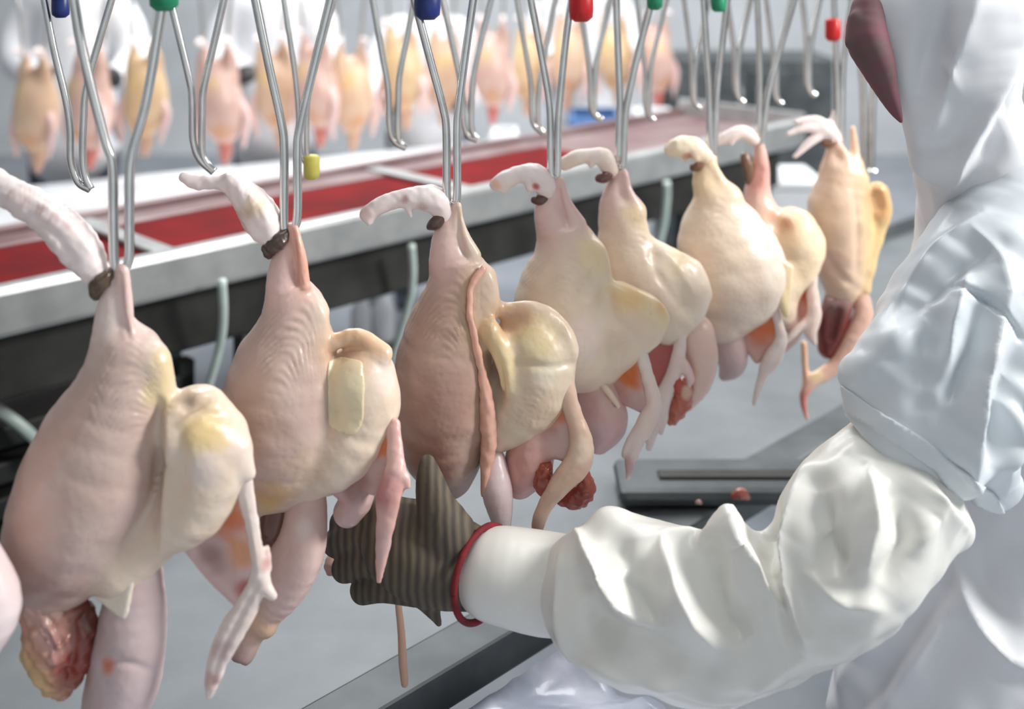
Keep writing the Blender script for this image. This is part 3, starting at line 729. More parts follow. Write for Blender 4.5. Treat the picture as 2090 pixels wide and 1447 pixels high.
s.paint(775, 1000, -90, 40, (184, 110, 116), .7).paint(775, 1110, -90, 40, MAUVE, .6)
s.rough(0.7, 42, 3); wg = s.mesh('wing', 3.6, t, M['skin'])
s = Sdf(d)
s.tri((796, 875, -40), (700, 985, -20), (795, 1010, -70), 9, MAUVE, 8)
s.chain([(700, 985, -10, 30), (730, 1010, -20, 34), (710, 1045, -10, 30)], MAUVE, 12)
s.paint(782, 905, -40, 32, ORG, .95).paint(730, 990, -40, 34, (120, 58, 60), .6)
s.mesh('wing_web', 3.6, wg, M['flesh'])
s = Sdf(d)
s.chain([(622, 990, 10, 42), (618, 1060, 6, 50), (606, 1130, 0, 56), (580, 1195, 0, 48), (548, 1245, 0, 34), (520, 1285, 0, 26), (496, 1332, 0, 25)], (214, 186, 178), 10)
s.chain([(530, 1262, -6, 29), (540, 1272, -6, 29)], (206, 172, 130), 6)
s.cut([(489, 1352, -10, 10), (480, 1366, -20, 10)], (110, 80, 72), 6)
s.paint(615, 1080, -50, 26, PALE, .7)
s.mesh('neck', 4, t, M['skin'])
s = Sdf(d); s.chain([(560, 1030, -20, 24), (553, 1075, -16, 26), (545, 1105, -10, 14)], (96, 62, 44), 8); s.mesh('vent_flesh', 4, t, M['flesh'])

# bird 3 ----------------------------------------------------------------
t, d = bird(2, 'plucked chicken gripped by the gloved hand, pink skin strip down its side')
s = Sdf(d)
s.chain([(926, 422, 0, 13), (914, 478, 0, 30), (920, 530, 0, 44), (936, 560, 0, 52)], PINK, 12)
s.chain([(934, 420, -12, 10), (942, 470, -18, 12), (966, 520, -20, 15)], CREAM, 10)
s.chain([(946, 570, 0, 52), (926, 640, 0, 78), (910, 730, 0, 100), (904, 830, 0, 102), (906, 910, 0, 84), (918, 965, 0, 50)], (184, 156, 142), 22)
s.chain([(985, 570, -14, 30), (990, 620, -24, 28), (985, 660, -34, 22)], CREAM, 10)
s.cut([(962, 580, -66, 9), (964, 640, -84, 10), (974, 690, -90, 7)], (190, 160, 110), 10)
s.chain([(1078, 690, -8, 64), (1100, 740, -8, 76), (1070, 810, -4, 80), (1015, 860, 0, 60)], (222, 206, 184), 14)
s.cut([(1030, 652, -44, 24), (1062, 648, -66, 24)], (196, 148, 108), 14)
s.chain([(1030, 632, -14, 14), (1090, 630, -18, 16), (1146, 668, -22, 18), (1162, 712, -28, 18)], (218, 200, 176), 24)
s.chain([(1004, 680, -62, 22), (1026, 730, -68, 18), (1034, 790, -70, 10)], FAT, 24)
s.paint(1100, 695, -76, 50, (222, 206, 150), .6).paint(1120, 760, -90, 30, (226, 222, 200), .6).paint(1100, 830, -70, 46, TAN, .6)
s.paint(905, 840, -100, 80, (168, 130, 118), .7).paint(880, 940, -80, 60, (158, 112, 100), .7)  # brown shadow of the lower body painted into the skin colour
s.fold([(990, 545), (1012, 600), (1006, 660), (1000, 720)], 9, 6).fold([(1000, 700), (1020, 770), (1010, 860)], 16, -9, False).fold([(1060, 740), (1120, 750), (1170, 740)], 8, -7, False).fold([(1150, 660), (1172, 720), (1178, 780)], 10, 5).rough(1.3, 110, 13)
s.fold([(934, 430), (938, 480), (950, 525)], 5, -7, False).fold([(884, 548), (930, 545), (990, 536)], 6, 6)
s.wrinkle(915, 640, -70, 95, math.radians(82), 15, 1.7).wrinkle(1080, 830, -70, 60, math.radians(60), 12, 1.0)
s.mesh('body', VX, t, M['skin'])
s = Sdf(d)
s.chain([(750, 436, -4, 17), (780, 418, -6, 18), (815, 406, -6, 18), (850, 404, -6, 24), (888, 408, -2, 28), (908, 438, 0, 22)], FEET, 8)
s.chain([(828, 412, -14, 10), (836, 430, -18, 7), (839, 442, -18, 4)], FEET, 5)
s.chain([(760, 432, -8, 12), (754, 452, -12, 9)], FEET, 5)
s.rough(0.8, 34, 8).paint(745, 430, -10, 16, PINK, .7).paint(825, 408, -26, 10, (200, 150, 150), .7).paint(862, 422, -24, 12, (196, 156, 150), .6)
s.mesh('foot', 3.6, t, M['foot'])
s = Sdf(d); s.chain([(878, 462, -8, 9), (890, 454, -16, 14), (906, 438, -10, 10)], (82, 64, 54), 7); s.mesh('hock', 3.5, t, M['flesh'])
s = Sdf(d)
s.chain([(986, 548, -44, 7), (966, 575, -58, 7), (958, 610, -68, 7), (960, 650, -76, 7), (972, 710, -76, 8), (988, 780, -70, 11), (996, 850, -66, 17), (998, 910, -64, 16), (990, 960, -64, 11), (986, 1010, -64, 6)], (226, 178, 160), 6).rough(1.5, 40, 4)
s.paint(992, 860, -115, 14, (190, 110, 96), .6)
s.mesh('skin_flap', 3.4, t, M['skin'])
s = Sdf(d)
s.chain([(1150, 785, -36, 24), (1168, 840, -50, 18), (1186, 900, -60, 24), (1180, 945, -66, 28), (1146, 985, -70, 24), (1114, 1030, -72, 16), (1098, 1070, -72, 14), (1097, 1108, -72, 5)], (214, 184, 164), 8, .75)
s.paint(1100, 1080, -76, 24, (150, 110, 104), .7).paint(1185, 920, -80, 26, CREAM, .6)
s.rough(0.7, 42, 3); wg = s.mesh('wing', 3.6, t, M['skin'])
s = Sdf(d)
s.tri((1146, 800, -30), (1060, 900, -16), (1170, 940, -50), 9, MAUVE, 8)
s.chain([(1090, 880, -10, 42), (1080, 940, -10, 50), (1060, 980, 0, 36)], (214, 164, 156), 14)
s.paint(1128, 835, -40, 36, ORG, .95).paint(1110, 880, -60, 28, (170, 104, 104), .6)
s.mesh('wing_web', 3.8, wg, M['flesh'])
s = Sdf(d)
s.chain([(1112, 960, -50, 18), (1108, 985, -52, 20), (1118, 1002, -48, 12)], (176, 92, 66), 8).rough(2.5, 24, 7)
s.chain([(1190, 970, -40, 16), (1196, 1000, -40, 18), (1176, 1018, -40, 20), (1150, 1022, -36, 12)], (168, 84, 68), 8)
s.cut([(1178, 1022, -66, 14)], DRED, 5); s.cut([(1106, 985, -80, 12)], DRED, 5)
s.mesh('vent_flesh', 3.6, t, M['flesh'])
s = Sdf(d)
s.chain([(1006, 940, -30, 26), (1014, 1000, -50, 32), (1022, 1050, -60, 24), (1026, 1085, -62, 14)], (222, 204, 206), 8); s.mesh('neck', 3.8, t, M['skin'])
s = Sdf(d)
s.chain([(812, 1225, -50, 7), (819, 1290, -50, 8), (822, 1350, -50, 9), (826, 1395, -50, 8)], (204, 164, 140), 5); s.mesh('tendon', 3.0, t, M['skin'])
s = Sdf(d); s.chain([(690, 1150, -10, 26), (712, 1166, -10, 22), (740, 1176, -10, 14)], (206, 164, 150), 8).rough(2, 30, 3)
s.cut([(700, 1190, -30, 12), (722, 1192, -30, 10)], DRED, 5); s.mesh('throat_end', 3.4, t, M['flesh'])

# bird 4 ----------------------------------------------------------------
t, d = bird(3, 'creamy plucked chicken fourth from left with knobbly pink foot and orange under the wing')
s = Sdf(d)
s.chain([(1134, 372, 0, 12), (1122, 420, 0, 28), (1130, 462, 0, 38), (1150, 500, 0, 50)], PINK, 12)
s.chain([(1142, 370, -10, 9), (1156, 415, -16, 12), (1178, 455, -16, 16)], PINK, 10)
s.chain([(1166, 505, 0, 54), (1150, 570, 0, 80), (1150, 650, 0, 104), (1180, 710, 0, 84), (1210, 740, 0, 54)], CREAM, 22)
s.chain([(1205, 520, -16, 34), (1215, 560, -20, 32)], CREAM, 16)
s.chain([(1255, 640, -8, 66), (1305, 655, -8, 56), (1280, 690, 0, 50), (1230, 730, 0, 50)], CREAM, 14)
s.chain([(1250, 590, -40, 12), (1296, 612, -42, 18), (1336, 634, -38, 18), (1350, 650, -30, 14)], FAT, 26)
s.fold([(1240, 570), (1250, 640), (1300, 690)], 14, -8, False).fold([(1255, 600), (1300, 625), (1340, 660)], 8, 4).fold([(1230, 500), (1240, 560)], 10, 5).rough(1.3, 100, 17)
s.paint(1210, 520, -40, 40, FAT, .7).paint(1290, 605, -60, 36, (240, 206, 150), .8).paint(1345, 632, -40, 20, (224, 176, 110), .7).paint(1190, 690, -90, 50, PALE, .7)
for k in range(7): s.paint(1235+k*16, 575+k*11, -70, 7, (214, 140, 96), .6)
s.fold([(1140, 380), (1146, 425), (1160, 465)], 5, -7, False).fold([(1105, 480), (1145, 480), (1190, 464)], 6, 6)
s.wrinkle(1160, 560, -60, 95, math.radians(70), 14, 1.5).wrinkle(1240, 690, -60, 70, math.radians(80), 12, .9)
s.mesh('body', VX, t, M['skin'])
s = Sdf(d)
s.chain([(1012, 376, -4, 13), (1032, 368, -4, 19), (1060, 356, -6, 18), (1092, 358, -6, 24), (1114, 380, -4, 24), (1118, 404, 0, 14)], FEET, 7)
s.chain([(1080, 366, -14, 12), (1082, 384, -18, 9)], FEET, 5); s.chain([(1034, 372, -6, 12), (1030, 388, -8, 8)], FEET, 5)
s.rough(0.8, 34, 8).paint(1094, 380, -26, 8, (196, 74, 70), .9).paint(1014, 376, -12, 12, (240, 196, 160), .8)
s.mesh('foot', 3.6, t, M['foot'])
s = Sdf(d); s.chain([(1090, 408, -8, 8), (1104, 408, -14, 12), (1118, 400, -10, 9)], (96, 66, 56), 7); s.mesh('hock', 3.5, t, M['flesh'])
s = Sdf(d)
s.chain([(1308, 716, -30, 13), (1322, 770, -36, 14), (1334, 826, -40, 17), (1314, 868, -44, 18), (1298, 905, -46, 15), (1286, 945, -46, 11), (1282, 976, -46, 5)], PALE, 8, .75)
s.chain([(1332, 826, -40, 13), (1330, 862, -42, 9), (1322, 892, -42, 5)], PINK, 6).chain([(1312, 868, -44, 10), (1284, 900, -46, 8), (1272, 930, -46, 5)], PALE, 6)
s.paint(1280, 950, -50, 22, (196, 140, 140), .7)
s.rough(0.7, 42, 3); wg = s.mesh('wing', 3.6, t, M['skin'])
s = Sdf(d)
s.tri((1300, 725, -24), (1215, 790, 0), (1320, 840, -34), 8, MAUVE, 8); s.paint(1284, 760, -20, 38, ORG, .95).paint(1260, 820, -20, 30, (196, 140, 136), .6)
s.mesh('wing_web', 3.8, wg, M['flesh'])
s = Sdf(d)
s.chain([(1215, 780, 4, 40), (1226, 830, 0, 50), (1236, 862, 0, 44), (1222, 900, 0, 26)], (216, 180, 178), 10)
s.chain([(1222, 776, -40, 8), (1242, 800, -48, 8), (1262, 828, -46, 6)], CREAM, 5)
s.mesh('neck', 4, t, M['skin'])

# bird 5 ----------------------------------------------------------------
t, d = bird(4, 'pale plucked chicken fifth from left with knobby tail, close beside the fourth')
s = Sdf(d)
s.chain([(1268, 352, 0, 11), (1252, 400, 0, 24), (1258, 435, 0, 34)], PINK, 10)
s.chain([(1274, 352, -10, 9), (1284, 395, -14, 11), (1300, 430, -14, 16)], PINK, 8)
s.chain([(1272, 450, 0, 46), (1278, 510, 0, 60), (1320, 580, 0, 78), (1350, 630, 0, 62)], CREAM, 20)
s.chain([(1345, 530, -10, 34), (1395, 570, -10, 46), (1410, 610, -8, 40), (1370, 650, 0, 50)], (242, 228, 208), 14)
s.chain([(1388, 526, -20, 10), (1396, 522, -24, 6)], CREAM, 6); s.chain([(1430, 590, -14, 20), (1446, 606, -16, 8)], CREAM, 8)
s.paint(1300, 440, -30, 34, FAT, .6).paint(1380, 540, -30, 30, FAT, .6)
s.fold([(1330, 500), (1345, 560), (1400, 640)], 12, -7, False).fold([(1320, 480), (1370, 530), (1420, 600)], 9, 5).wrinkle(1300, 500, -40, 60, math.radians(60), 12, 1.0).rough(1.3, 90, 19)
s.mesh('body', VX, t, M['skin'])
s = Sdf(d)
s.chain([(1152, 334, -4, 14), (1178, 322, -6, 16), (1206, 318, -6, 15), (1232, 322, -6, 20), (1246, 346, -2, 18)], (246, 232, 218), 7)
s.chain([(1212, 322, -14, 9), (1206, 338, -16, 6)], FEET, 5)
s.mesh('foot', 3.6, t, M['foot'])
s = Sdf(d); s.chain([(1222, 364, -8, 9), (1234, 362, -14, 12), (1248, 350, -8, 9)], (110, 72, 66), 7); s.mesh('hock', 3.5, t, M['flesh'])
s = Sdf(d)
s.chain([(1388, 672, -30, 14), (1386, 720, -34, 14), (1372, 770, -36, 16), (1350, 820, -36, 17), (1334, 870, -36, 14), (1324, 915, -36, 7)], PALE, 8, .75)
s.chain([(1392, 740, -34, 12), (1408, 770, -34, 10), (1404, 792, -34, 6)], PINK, 6).chain([(1362, 800, -36, 11), (1356, 850, -38, 8), (1350, 886, -38, 4)], PALE, 6).chain([(1346, 830, -36, 11), (1314, 870, -38, 8), (1304, 900, -38, 4)], PALE, 6)
s.rough(0.7, 42, 3); wg = s.mesh('wing', 3.6, t, M['skin'])
s = Sdf(d)
s.tri((1384, 690, -20), (1310, 730, 0), (1350, 815, -20), 8, (190, 110, 106), 8); s.paint(1340, 720, -10, 30, (196, 120, 120), .6)
s.mesh('wing_web', 3.8, wg, M['flesh'])
s = Sdf(d)
s.chain([(1420, 680, 4, 38), (1432, 730, 0, 34), (1424, 780, 0, 28), (1398, 820, 0, 20)], (234, 204, 190), 10); s.mesh('neck', 4, t, M['skin'])
s = Sdf(d)
s.chain([(1394, 790, -24, 20), (1386, 825, -26, 22), (1372, 856, -24, 12)], (190, 110, 84), 8).rough(2.2, 24, 9); s.chain([(1378, 770, -36, 9), (1384, 800, -44, 10)], RED, 6)
s.paint(1400, 800, -40, 14, CREAM, .6); s.mesh('vent_flesh', 3.6, t, M['flesh'])

# bird 6 ----------------------------------------------------------------
t, d = bird(5, 'plump pale plucked chicken sixth from left with pointed yellow skin flap')
s = Sdf(d)
s.chain([(1448, 322, 0, 16), (1438, 360, 0, 24), (1452, 396, 0, 36)], (236, 212, 176), 10)
s.chain([(1452, 335, -10, 10), (1474, 375, -14, 14), (1494, 398, -14, 18)], (238, 216, 182), 8)
s.chain([(1472, 420, 0, 46), (1464, 480, 0, 76), (1478, 560, 0, 98), (1468, 625, 0, 70)], (232, 214, 194), 20)
s.chain([(1520, 460, -10, 36), (1545, 530, -12, 56), (1540, 590, -8, 60), (1480, 640, 0, 50)], (244, 230, 214), 22)
s.paint(1450, 520, -80, 60, (226, 204, 178), .5)
s.fold([(1500, 420), (1530, 500), (1570, 590)], 18, 5, False).fold([(1420, 640), (1480, 660), (1560, 630)], 14, -5, False).rough(1.3, 100, 23)
s.wrinkle(1460, 450, -40, 60, math.radians(80), 12, .8)
s.mesh('body', VX, t, M['skin'])
s = Sdf(d)
s.chain([(1366, 306, -4, 12), (1386, 300, -6, 21), (1414, 300, -6, 22), (1436, 318, -2, 20)], (246, 232, 206), 7)
s.chain([(1392, 308, -14, 10), (1400, 326, -16, 6)], (244, 224, 200), 5); s.chain([(1416, 306, -14, 10), (1422, 324, -18, 7)], (244, 224, 200), 5)
s.rough(0.8, 34, 8).paint(1404, 318, -22, 11, (176, 110, 88), .8)
s.mesh('foot', 3.6, t, M['foot'])
s = Sdf(d); s.chain([(1414, 342, -8, 8), (1424, 340, -14, 10), (1438, 330, -8, 8)], (120, 84, 60), 7); s.mesh('hock', 3.5, t, M['flesh'])
s = Sdf(d)
s.tri((1576, 525, -44), (1614, 545, -36), (1604, 640, -40), 6, (246, 228, 188), 8); s.tri((1576, 525, -44), (1604, 640, -40), (1580, 590, -44), 6, FAT, 8)
s.mesh('skin_flap', 3.5, t, M['skin'])
s = Sdf(d)
s.chain([(1578, 610, -24, 10), (1588, 660, -30, 10), (1594, 696, -32, 14), (1570, 735, -34, 15), (1552, 780, -34, 9), (1538, 826, -34, 5)], PALE, 8, .75)
s.chain([(1592, 700, -32, 12), (1588, 730, -34, 9), (1574, 756, -34, 6)], PALE, 6)
s.rough(0.7, 42, 3); wg = s.mesh('wing', 3.6, t, M['skin'])
s = Sdf(d)
s.tri((1576, 625, -18), (1500, 670, 0), (1588, 700, -24), 8, (204, 120, 84), 8); s.tri((1500, 670, 0), (1588, 700, -24), (1545, 735, -16), 8, (220, 180, 170), 8)
s.paint(1560, 655, -20, 46, (226, 112, 50), .95); s.mesh('wing_web', 3.8, wg, M['flesh'])
s = Sdf(d); s.chain([(1480, 660, 4, 34), (1490, 710, 0, 36), (1494, 742, 0, 28), (1478, 766, 0, 12)], (208, 184, 182), 10); s.mesh('neck', 4, t, M['skin'])

# bird 7 ----------------------------------------------------------------
t, d = bird(6, 'plucked chicken seventh from left, half hidden behind the plump one, round hollow rump')
s = Sdf(d)
s.chain([(1550, 290, 0, 10), (1552, 340, 0, 18), (1546, 390, 0, 26), (1552, 440, 0, 34)], (238, 200, 190), 10)
s.cut([(1552, 346, -22, 8), (1546, 372, -28, 9)], (206, 130, 116), 6)
s.chain([(1556, 450, 0, 40), (1560, 520, 0, 56), (1570, 590, 0, 60), (1590, 630, 0, 40)], CREAM, 20)
s.chain([(1618, 480, -6, 56), (1636, 512, -6, 48), (1600, 560, 0, 52)], (246, 226, 190), 14)
s.cut([(1588, 452, -54, 22), (1602, 458, -66, 18)], (206, 160, 128), 12)
s.rough(1.1, 80, 27).paint(1596, 452, -50, 24, (196, 146, 112), .8).paint(1650, 500, -40, 40, (244, 226, 196), .6)
s.mesh('body', VX, t, M['skin'])
s = Sdf(d)
s.chain([(1462, 290, -6, 9), (1488, 278, -6, 13), (1516, 270, -6, 15), (1538, 284, -2, 14)], (246, 232, 226), 7); s.chain([(1500, 278, -12, 8), (1492, 294, -12, 5)], FEET, 4)
s.mesh('foot', 3.8, t, M['foot'])
s = Sdf(d); s.chain([(1520, 320, -4, 10), (1528, 345, -6, 12), (1530, 370, -4, 9)], (122, 92, 74), 7); s.mesh('hock', 3.5, t, M['flesh'])
s = Sdf(d)
s.chain([(1660, 530, -20, 12), (1656, 580, -24, 12), (1662, 640, -26, 15), (1654, 676, -28, 14), (1662, 700, -28, 6)], (244, 220, 208), 8, .75)
s.chain([(1650, 652, -26, 9), (1618, 680, -30, 8), (1596, 706, -32, 5)], PALE, 6)
s.rough(0.7, 42, 3); wg = s.mesh('wing', 3.6, t, M['skin'])
s = Sdf(d)
s.tri((1654, 540, -12), (1610, 600, 0), (1656, 650, -18), 8, (206, 110, 70), 8); s.tri((1610, 600, 0), (1656, 650, -18), (1612, 670, -10), 8, (214, 168, 158), 8)
s.paint(1640, 585, -16, 26, (226, 100, 50), .95); s.mesh('wing_web', 3.8, wg, M['flesh'])
s = Sdf(d); s.chain([(1600, 620, 2, 30), (1612, 670, 0, 26), (1600, 704, 0, 14)], (214, 180, 170), 10); s.mesh('neck', 4, t, M['skin'])

# bird 8 ----------------------------------------------------------------
t, d = bird(7, 'farthest plucked chicken of the front row beside the white sleeve, splayed pink toes')
s = Sdf(d)
s.chain([(1706, 288, 0, 10), (1694, 320, 0, 14), (1700, 352, 0, 24)], (236, 204, 184), 8)
s.chain([(1708, 290, -6, 8), (1724, 320, -8, 10), (1728, 348, -6, 16)], (234, 196, 172), 8)
s.chain([(1740, 262, 4, 7), (1744, 310, 4, 10), (1742, 350, 0, 24)], (236, 206, 180), 8)
s.chain([(1718, 360, 0, 38), (1708, 420, 0, 58), (1712, 490, 0, 58), (1718, 560, 0, 46), (1720, 600, 0, 26)], (222, 196, 172), 18)
s.chain([(1752, 370, -10, 22), (1756, 430, -12, 18)], FAT, 10)
s.chain([(1792, 392, 0, 22), (1796, 430, 0, 24), (1786, 480, 0, 18), (1772, 540, -4, 16), (1764, 590, -6, 14)], (238, 208, 150), 10)
s.cut([(1790, 404, -24, 14), (1794, 424, -26, 12)], (196, 132, 86), 8)
s.chain([(1758, 440, -16, 16), (1766, 470, -14, 16), (1760, 540, -14, 12)], (242, 210, 140), 10)
s.fold([(1745, 380), (1752, 460), (1750, 560)], 8, -7, False).fold([(1670, 500), (1710, 560), (1750, 590)], 10, -5, False).rough(1.1, 80, 29).paint(1690, 540, -50, 40, (206, 176, 166), .6)
s.mesh('body', VX, t, M['skin'])
s = Sdf(d)
s.chain([(1706, 284, -2, 14), (1690, 268, -4, 18), (1670, 262, -6, 12), (1640, 262, -8, 8), (1608, 274, -8, 5)], FEET, 6)
s.chain([(1690, 258, -4, 11), (1664, 244, -4, 9), (1624, 248, -6, 6)], FEET, 5)
s.chain([(1680, 272, -8, 11), (1654, 290, -12, 9), (1622, 320, -14, 5)], FEET, 5)
s.chain([(1690, 260, 0, 9), (1702, 240, 0, 7), (1700, 228, 0, 4)], FEET, 5)
s.mesh('foot', 3.6, t, M['foot'])
s = Sdf(d); s.chain([(1682, 292, -12, 8), (1692, 294, -14, 9), (1704, 284, -8, 7)], (120, 84, 66), 6); s.mesh('hock', 3.5, t, M['flesh'])
s = Sdf(d)
s.chain([(1756, 596, -6, 16), (1762, 640, -8, 20), (1744, 690, -10, 22), (1712, 740, -12, 17), (1680, 764, -14, 15), (1656, 780, -16, 13), (1640, 806, -18, 9), (1642, 836, -18, 6), (1648, 856, -18, 4)], (226, 186, 168), 8, .8)
s.chain([(1640, 700, -6, 7), (1644, 760, -10, 7), (1648, 790, -14, 8)], (224, 182, 150), 6)
s.paint(1642, 820, -20, 30, (206, 110, 96), .8).paint(1670, 766, -26, 18, FAT, .7)
s.rough(0.7, 42, 3); s.mesh('wing', 3.6, t, M['skin'])
s = Sdf(d)
s.chain([(1714, 610, 4, 30), (1700, 660, 6, 30), (1690, 710, 6, 22)], (130, 44, 32), 8); s.cut([(1706, 640, -30, 16), (1694, 690, -26, 14)], (70, 24, 20), 6)
s.chain([(1730, 604, -14, 14), (1700, 618, -18, 10)], PINK, 6)
s.mesh('vent_flesh', 3.8, t, M['flesh'])

# bird 0: mostly outside the frame at left
d0 = 1.13
t = empty('chicken_carcass', P(-170, 640, d0), 'plucked chicken at the left edge, only a pale bulge in view', 'chicken', 'chickens of the front row')
s = Sdf(d0)
s.chain([(-175, 640, 0, 16), (-180, 740, 0, 46), (-190, 860, 0, 90), (-210, 1000, 0, 130), (-230, 1140, 0, 120), (-240, 1240, 0, 70)], SK, 20)
s.mesh('body', 7, t, M['skin'])
s = Sdf(d0); s.chain([(-120, 1080, 0, 70), (-60, 1180, 0, 74), (-28, 1240, 0, 68), (-40, 1300, 0, 50), (-70, 1380, 0, 26)], (232, 216, 216), 12); s.mesh('neck', 6, t, M['skin'])
t2 = shackle([(-260, -30), (-215, 300), (-192, 420), (-186, 560), (-180, 640)], [(-80, -30), (-130, 300), (-152, 420), (-158, 560), (-168, 640)], d0-0.004, 10, 'steel wire shackle just outside the left edge of the picture', 'shackles of the front row')

# ------------------------------------------------------------------ second line of birds in the background
def proto_bird(seed):
    rnd = random.Random(seed); parts = {}
    s = Sdf(F*0.001)        # 1 px = 1 mm, built around the viewing axis then recentred
    ox, oy = CX, HY
    cols = [(214, 184, 156), (210, 176, 164), (218, 190, 150)][seed % 3]
    j = lambda a: a+rnd.uniform(-8, 8)
    s.chain([(ox, oy+90, 0, 42), (ox+j(0), oy+160, 0, 76), (ox+j(0), oy+240, 0, 82), (ox+j(6), oy+310, 0, 50)], cols, 20)
    s.chain([(ox-40, oy+10, 0, 14), (ox-44, oy+60, 0, 28), (ox-36, oy+120, 0, 40)], cols, 14)
    s.chain([(ox+40, oy+10, 0, 14), (ox+44, oy+60, 0, 28), (ox+36, oy+120, 0, 40)], cols, 14)
    s.paint(ox+10, oy+300, -40, 46, (196, 134, 84), .8).paint(ox-20, oy+140, -60, 40, YEL, .5).paint(ox+30, oy+60, 0, 50, (150, 112, 92), .6)
    parts['body'] = s
    for nm, sg in (('wing', -1), ('wing', 1)):
        q = Sdf(F*0.001)
        q.chain([(ox+sg*62, oy+200, -10, 22), (ox+sg*j(96), oy+260, -16, 18), (ox+sg*j(84), oy+320, -20, 16), (ox+sg*76, oy+380, -20, 7)], PINK, 10)
        parts[nm+str(sg)] = q
    q = Sdf(F*0.001); q.chain([(ox+4, oy+310, 0, 30), (ox+8, oy+370, 0, 26), (ox+4, oy+420, 0, 14)], (196, 110, 96) if seed == 1 else (206, 164, 136), 10); parts['neck'] = q
    for sg in (-1, 1):
        q = Sdf(F*0.001); q.chain([(ox+sg*40, oy+14, 0, 12), (ox+sg*46, oy-14, -20, 14), (ox+sg*52, oy-16, -50, 9), (ox+sg*58, oy-4, -70, 5)], FEET, 8); parts['foot'+str(sg)] = q
    out = []
    org = np.array([0, F*0.001, CAMH])
    for nm, q in parts.items():
        o = q.mesh(nm.rstrip('-1'), 9, None, M['foot'] if 'foot' in nm else M['skin'])
        me = o.data; n = len(me.vertices); co = np.empty(n*3, np.float32); me.vertices.foreach_get('co', co)
        co = co.reshape(-1, 3)-org.astype(np.float32); me.vertices.foreach_set('co', co.ravel()); me.update()
        nm2 = nm.replace('-1', '').replace('1', ''); bpy.data.objects.remove(o); out.append((nm2, me))
    return out
PROT = [proto_bird(i) for i in range(3)]
BG = [(70, 335, 4.15, 0, 'cream background bird at far left above the dark crate'), (185, 330, 4.2, 1, 'background bird hanging behind the leftmost front shackle'),
      (295, 305, 4.35, 2, 'cream background bird right of the leftmost front shackle'), (440, 320, 4.3, 1, 'pink background bird with red neck right of the green clip'),
      (555, 290, 4.5, 0, 'background bird behind the left wire of the second front shackle'), (640, 285, 4.6, 1, 'background bird behind the right wire of the second front shackle'),
      (715, 295, 4.55, 0, 'broad pale background bird between second and third front shackles'), (815, 250, 4.9, 2, 'background bird just left of the third front shackle'),
      (905, 245, 5.0, 0, 'background bird behind the third front shackle'), (1005, 240, 5.0, 1, 'background bird between third and fourth front shackles'),
      (1085, 225, 5.2, 2, 'background bird behind the left wire of the fourth shackle'), (1165, 215, 5.3, 0, 'background bird below the red clip above the blue crate'),
      (1250, 205, 5.4, 2, 'background bird behind the left wire of the fifth shackle'), (1335, 210, 5.5, 1, 'pink last bird at the right end of the background row')]
rnd = random.Random(7)
for (x, yb, dd, k, lab) in BG:
    dd += 0.12*(-1)**(BG.index((x, yb, dd, k, lab))); p = P(x, yb, dd)+np.array([0, 0, 0.40])
    t = empty('chicken_carcass', p, 'blurred '+lab, 'chicken', 'chickens of the background row'); t.rotation_euler = (0, rnd.uniform(-.08, .08), rnd.uniform(-.6, .6))
    for nm, me in PROT[k]: link(nm, me, None, t)
    t3 = empty('shackle', p+np.array([0, 0, 0.02]), 'shackle holding the '+lab, 'shackle', 'shackles of the background row')
    for sg in (-1, 1):
        tube('hook_wire', [p+np.array([sg*0.12, 0, 0.42]), p+np.array([sg*0.06, 0, 0.2]), p+np.array([sg*0.04, 0, 0.0])], 0.007, M['wire'], t3, 8)
    tube('cross_bar', [p+np.array([-0.12, 0, 0.42]), p+np.array([0.12, 0, 0.42])], 0.007, M['wire'], t3, 8)
    tube('stem', [p+np.array([0, 0, 0.42]), p+np.array([0, 0, 0.52])], 0.008, M['wire'], t3, 8)
t = empty('overhead_track', P(600, -200, 4.6), 'overhead steel track carrying the background row of birds', 'conveyor track')
pa = P(70, 335, 4.15); pb = P(1335, 210, 5.5); za = 0.95
tube('track_rail', [np.array([pa[0]-0.6, pa[1]-0.3, pa[2]+za]), np.array([(pa[0]+pb[0])/2, (pa[1]+pb[1])/2, (pa[2]+pb[2])/2+za]), np.array([pb[0]+0.5, pb[1]+0.3, pb[2]+za])], 0.03, M['steel'], t)

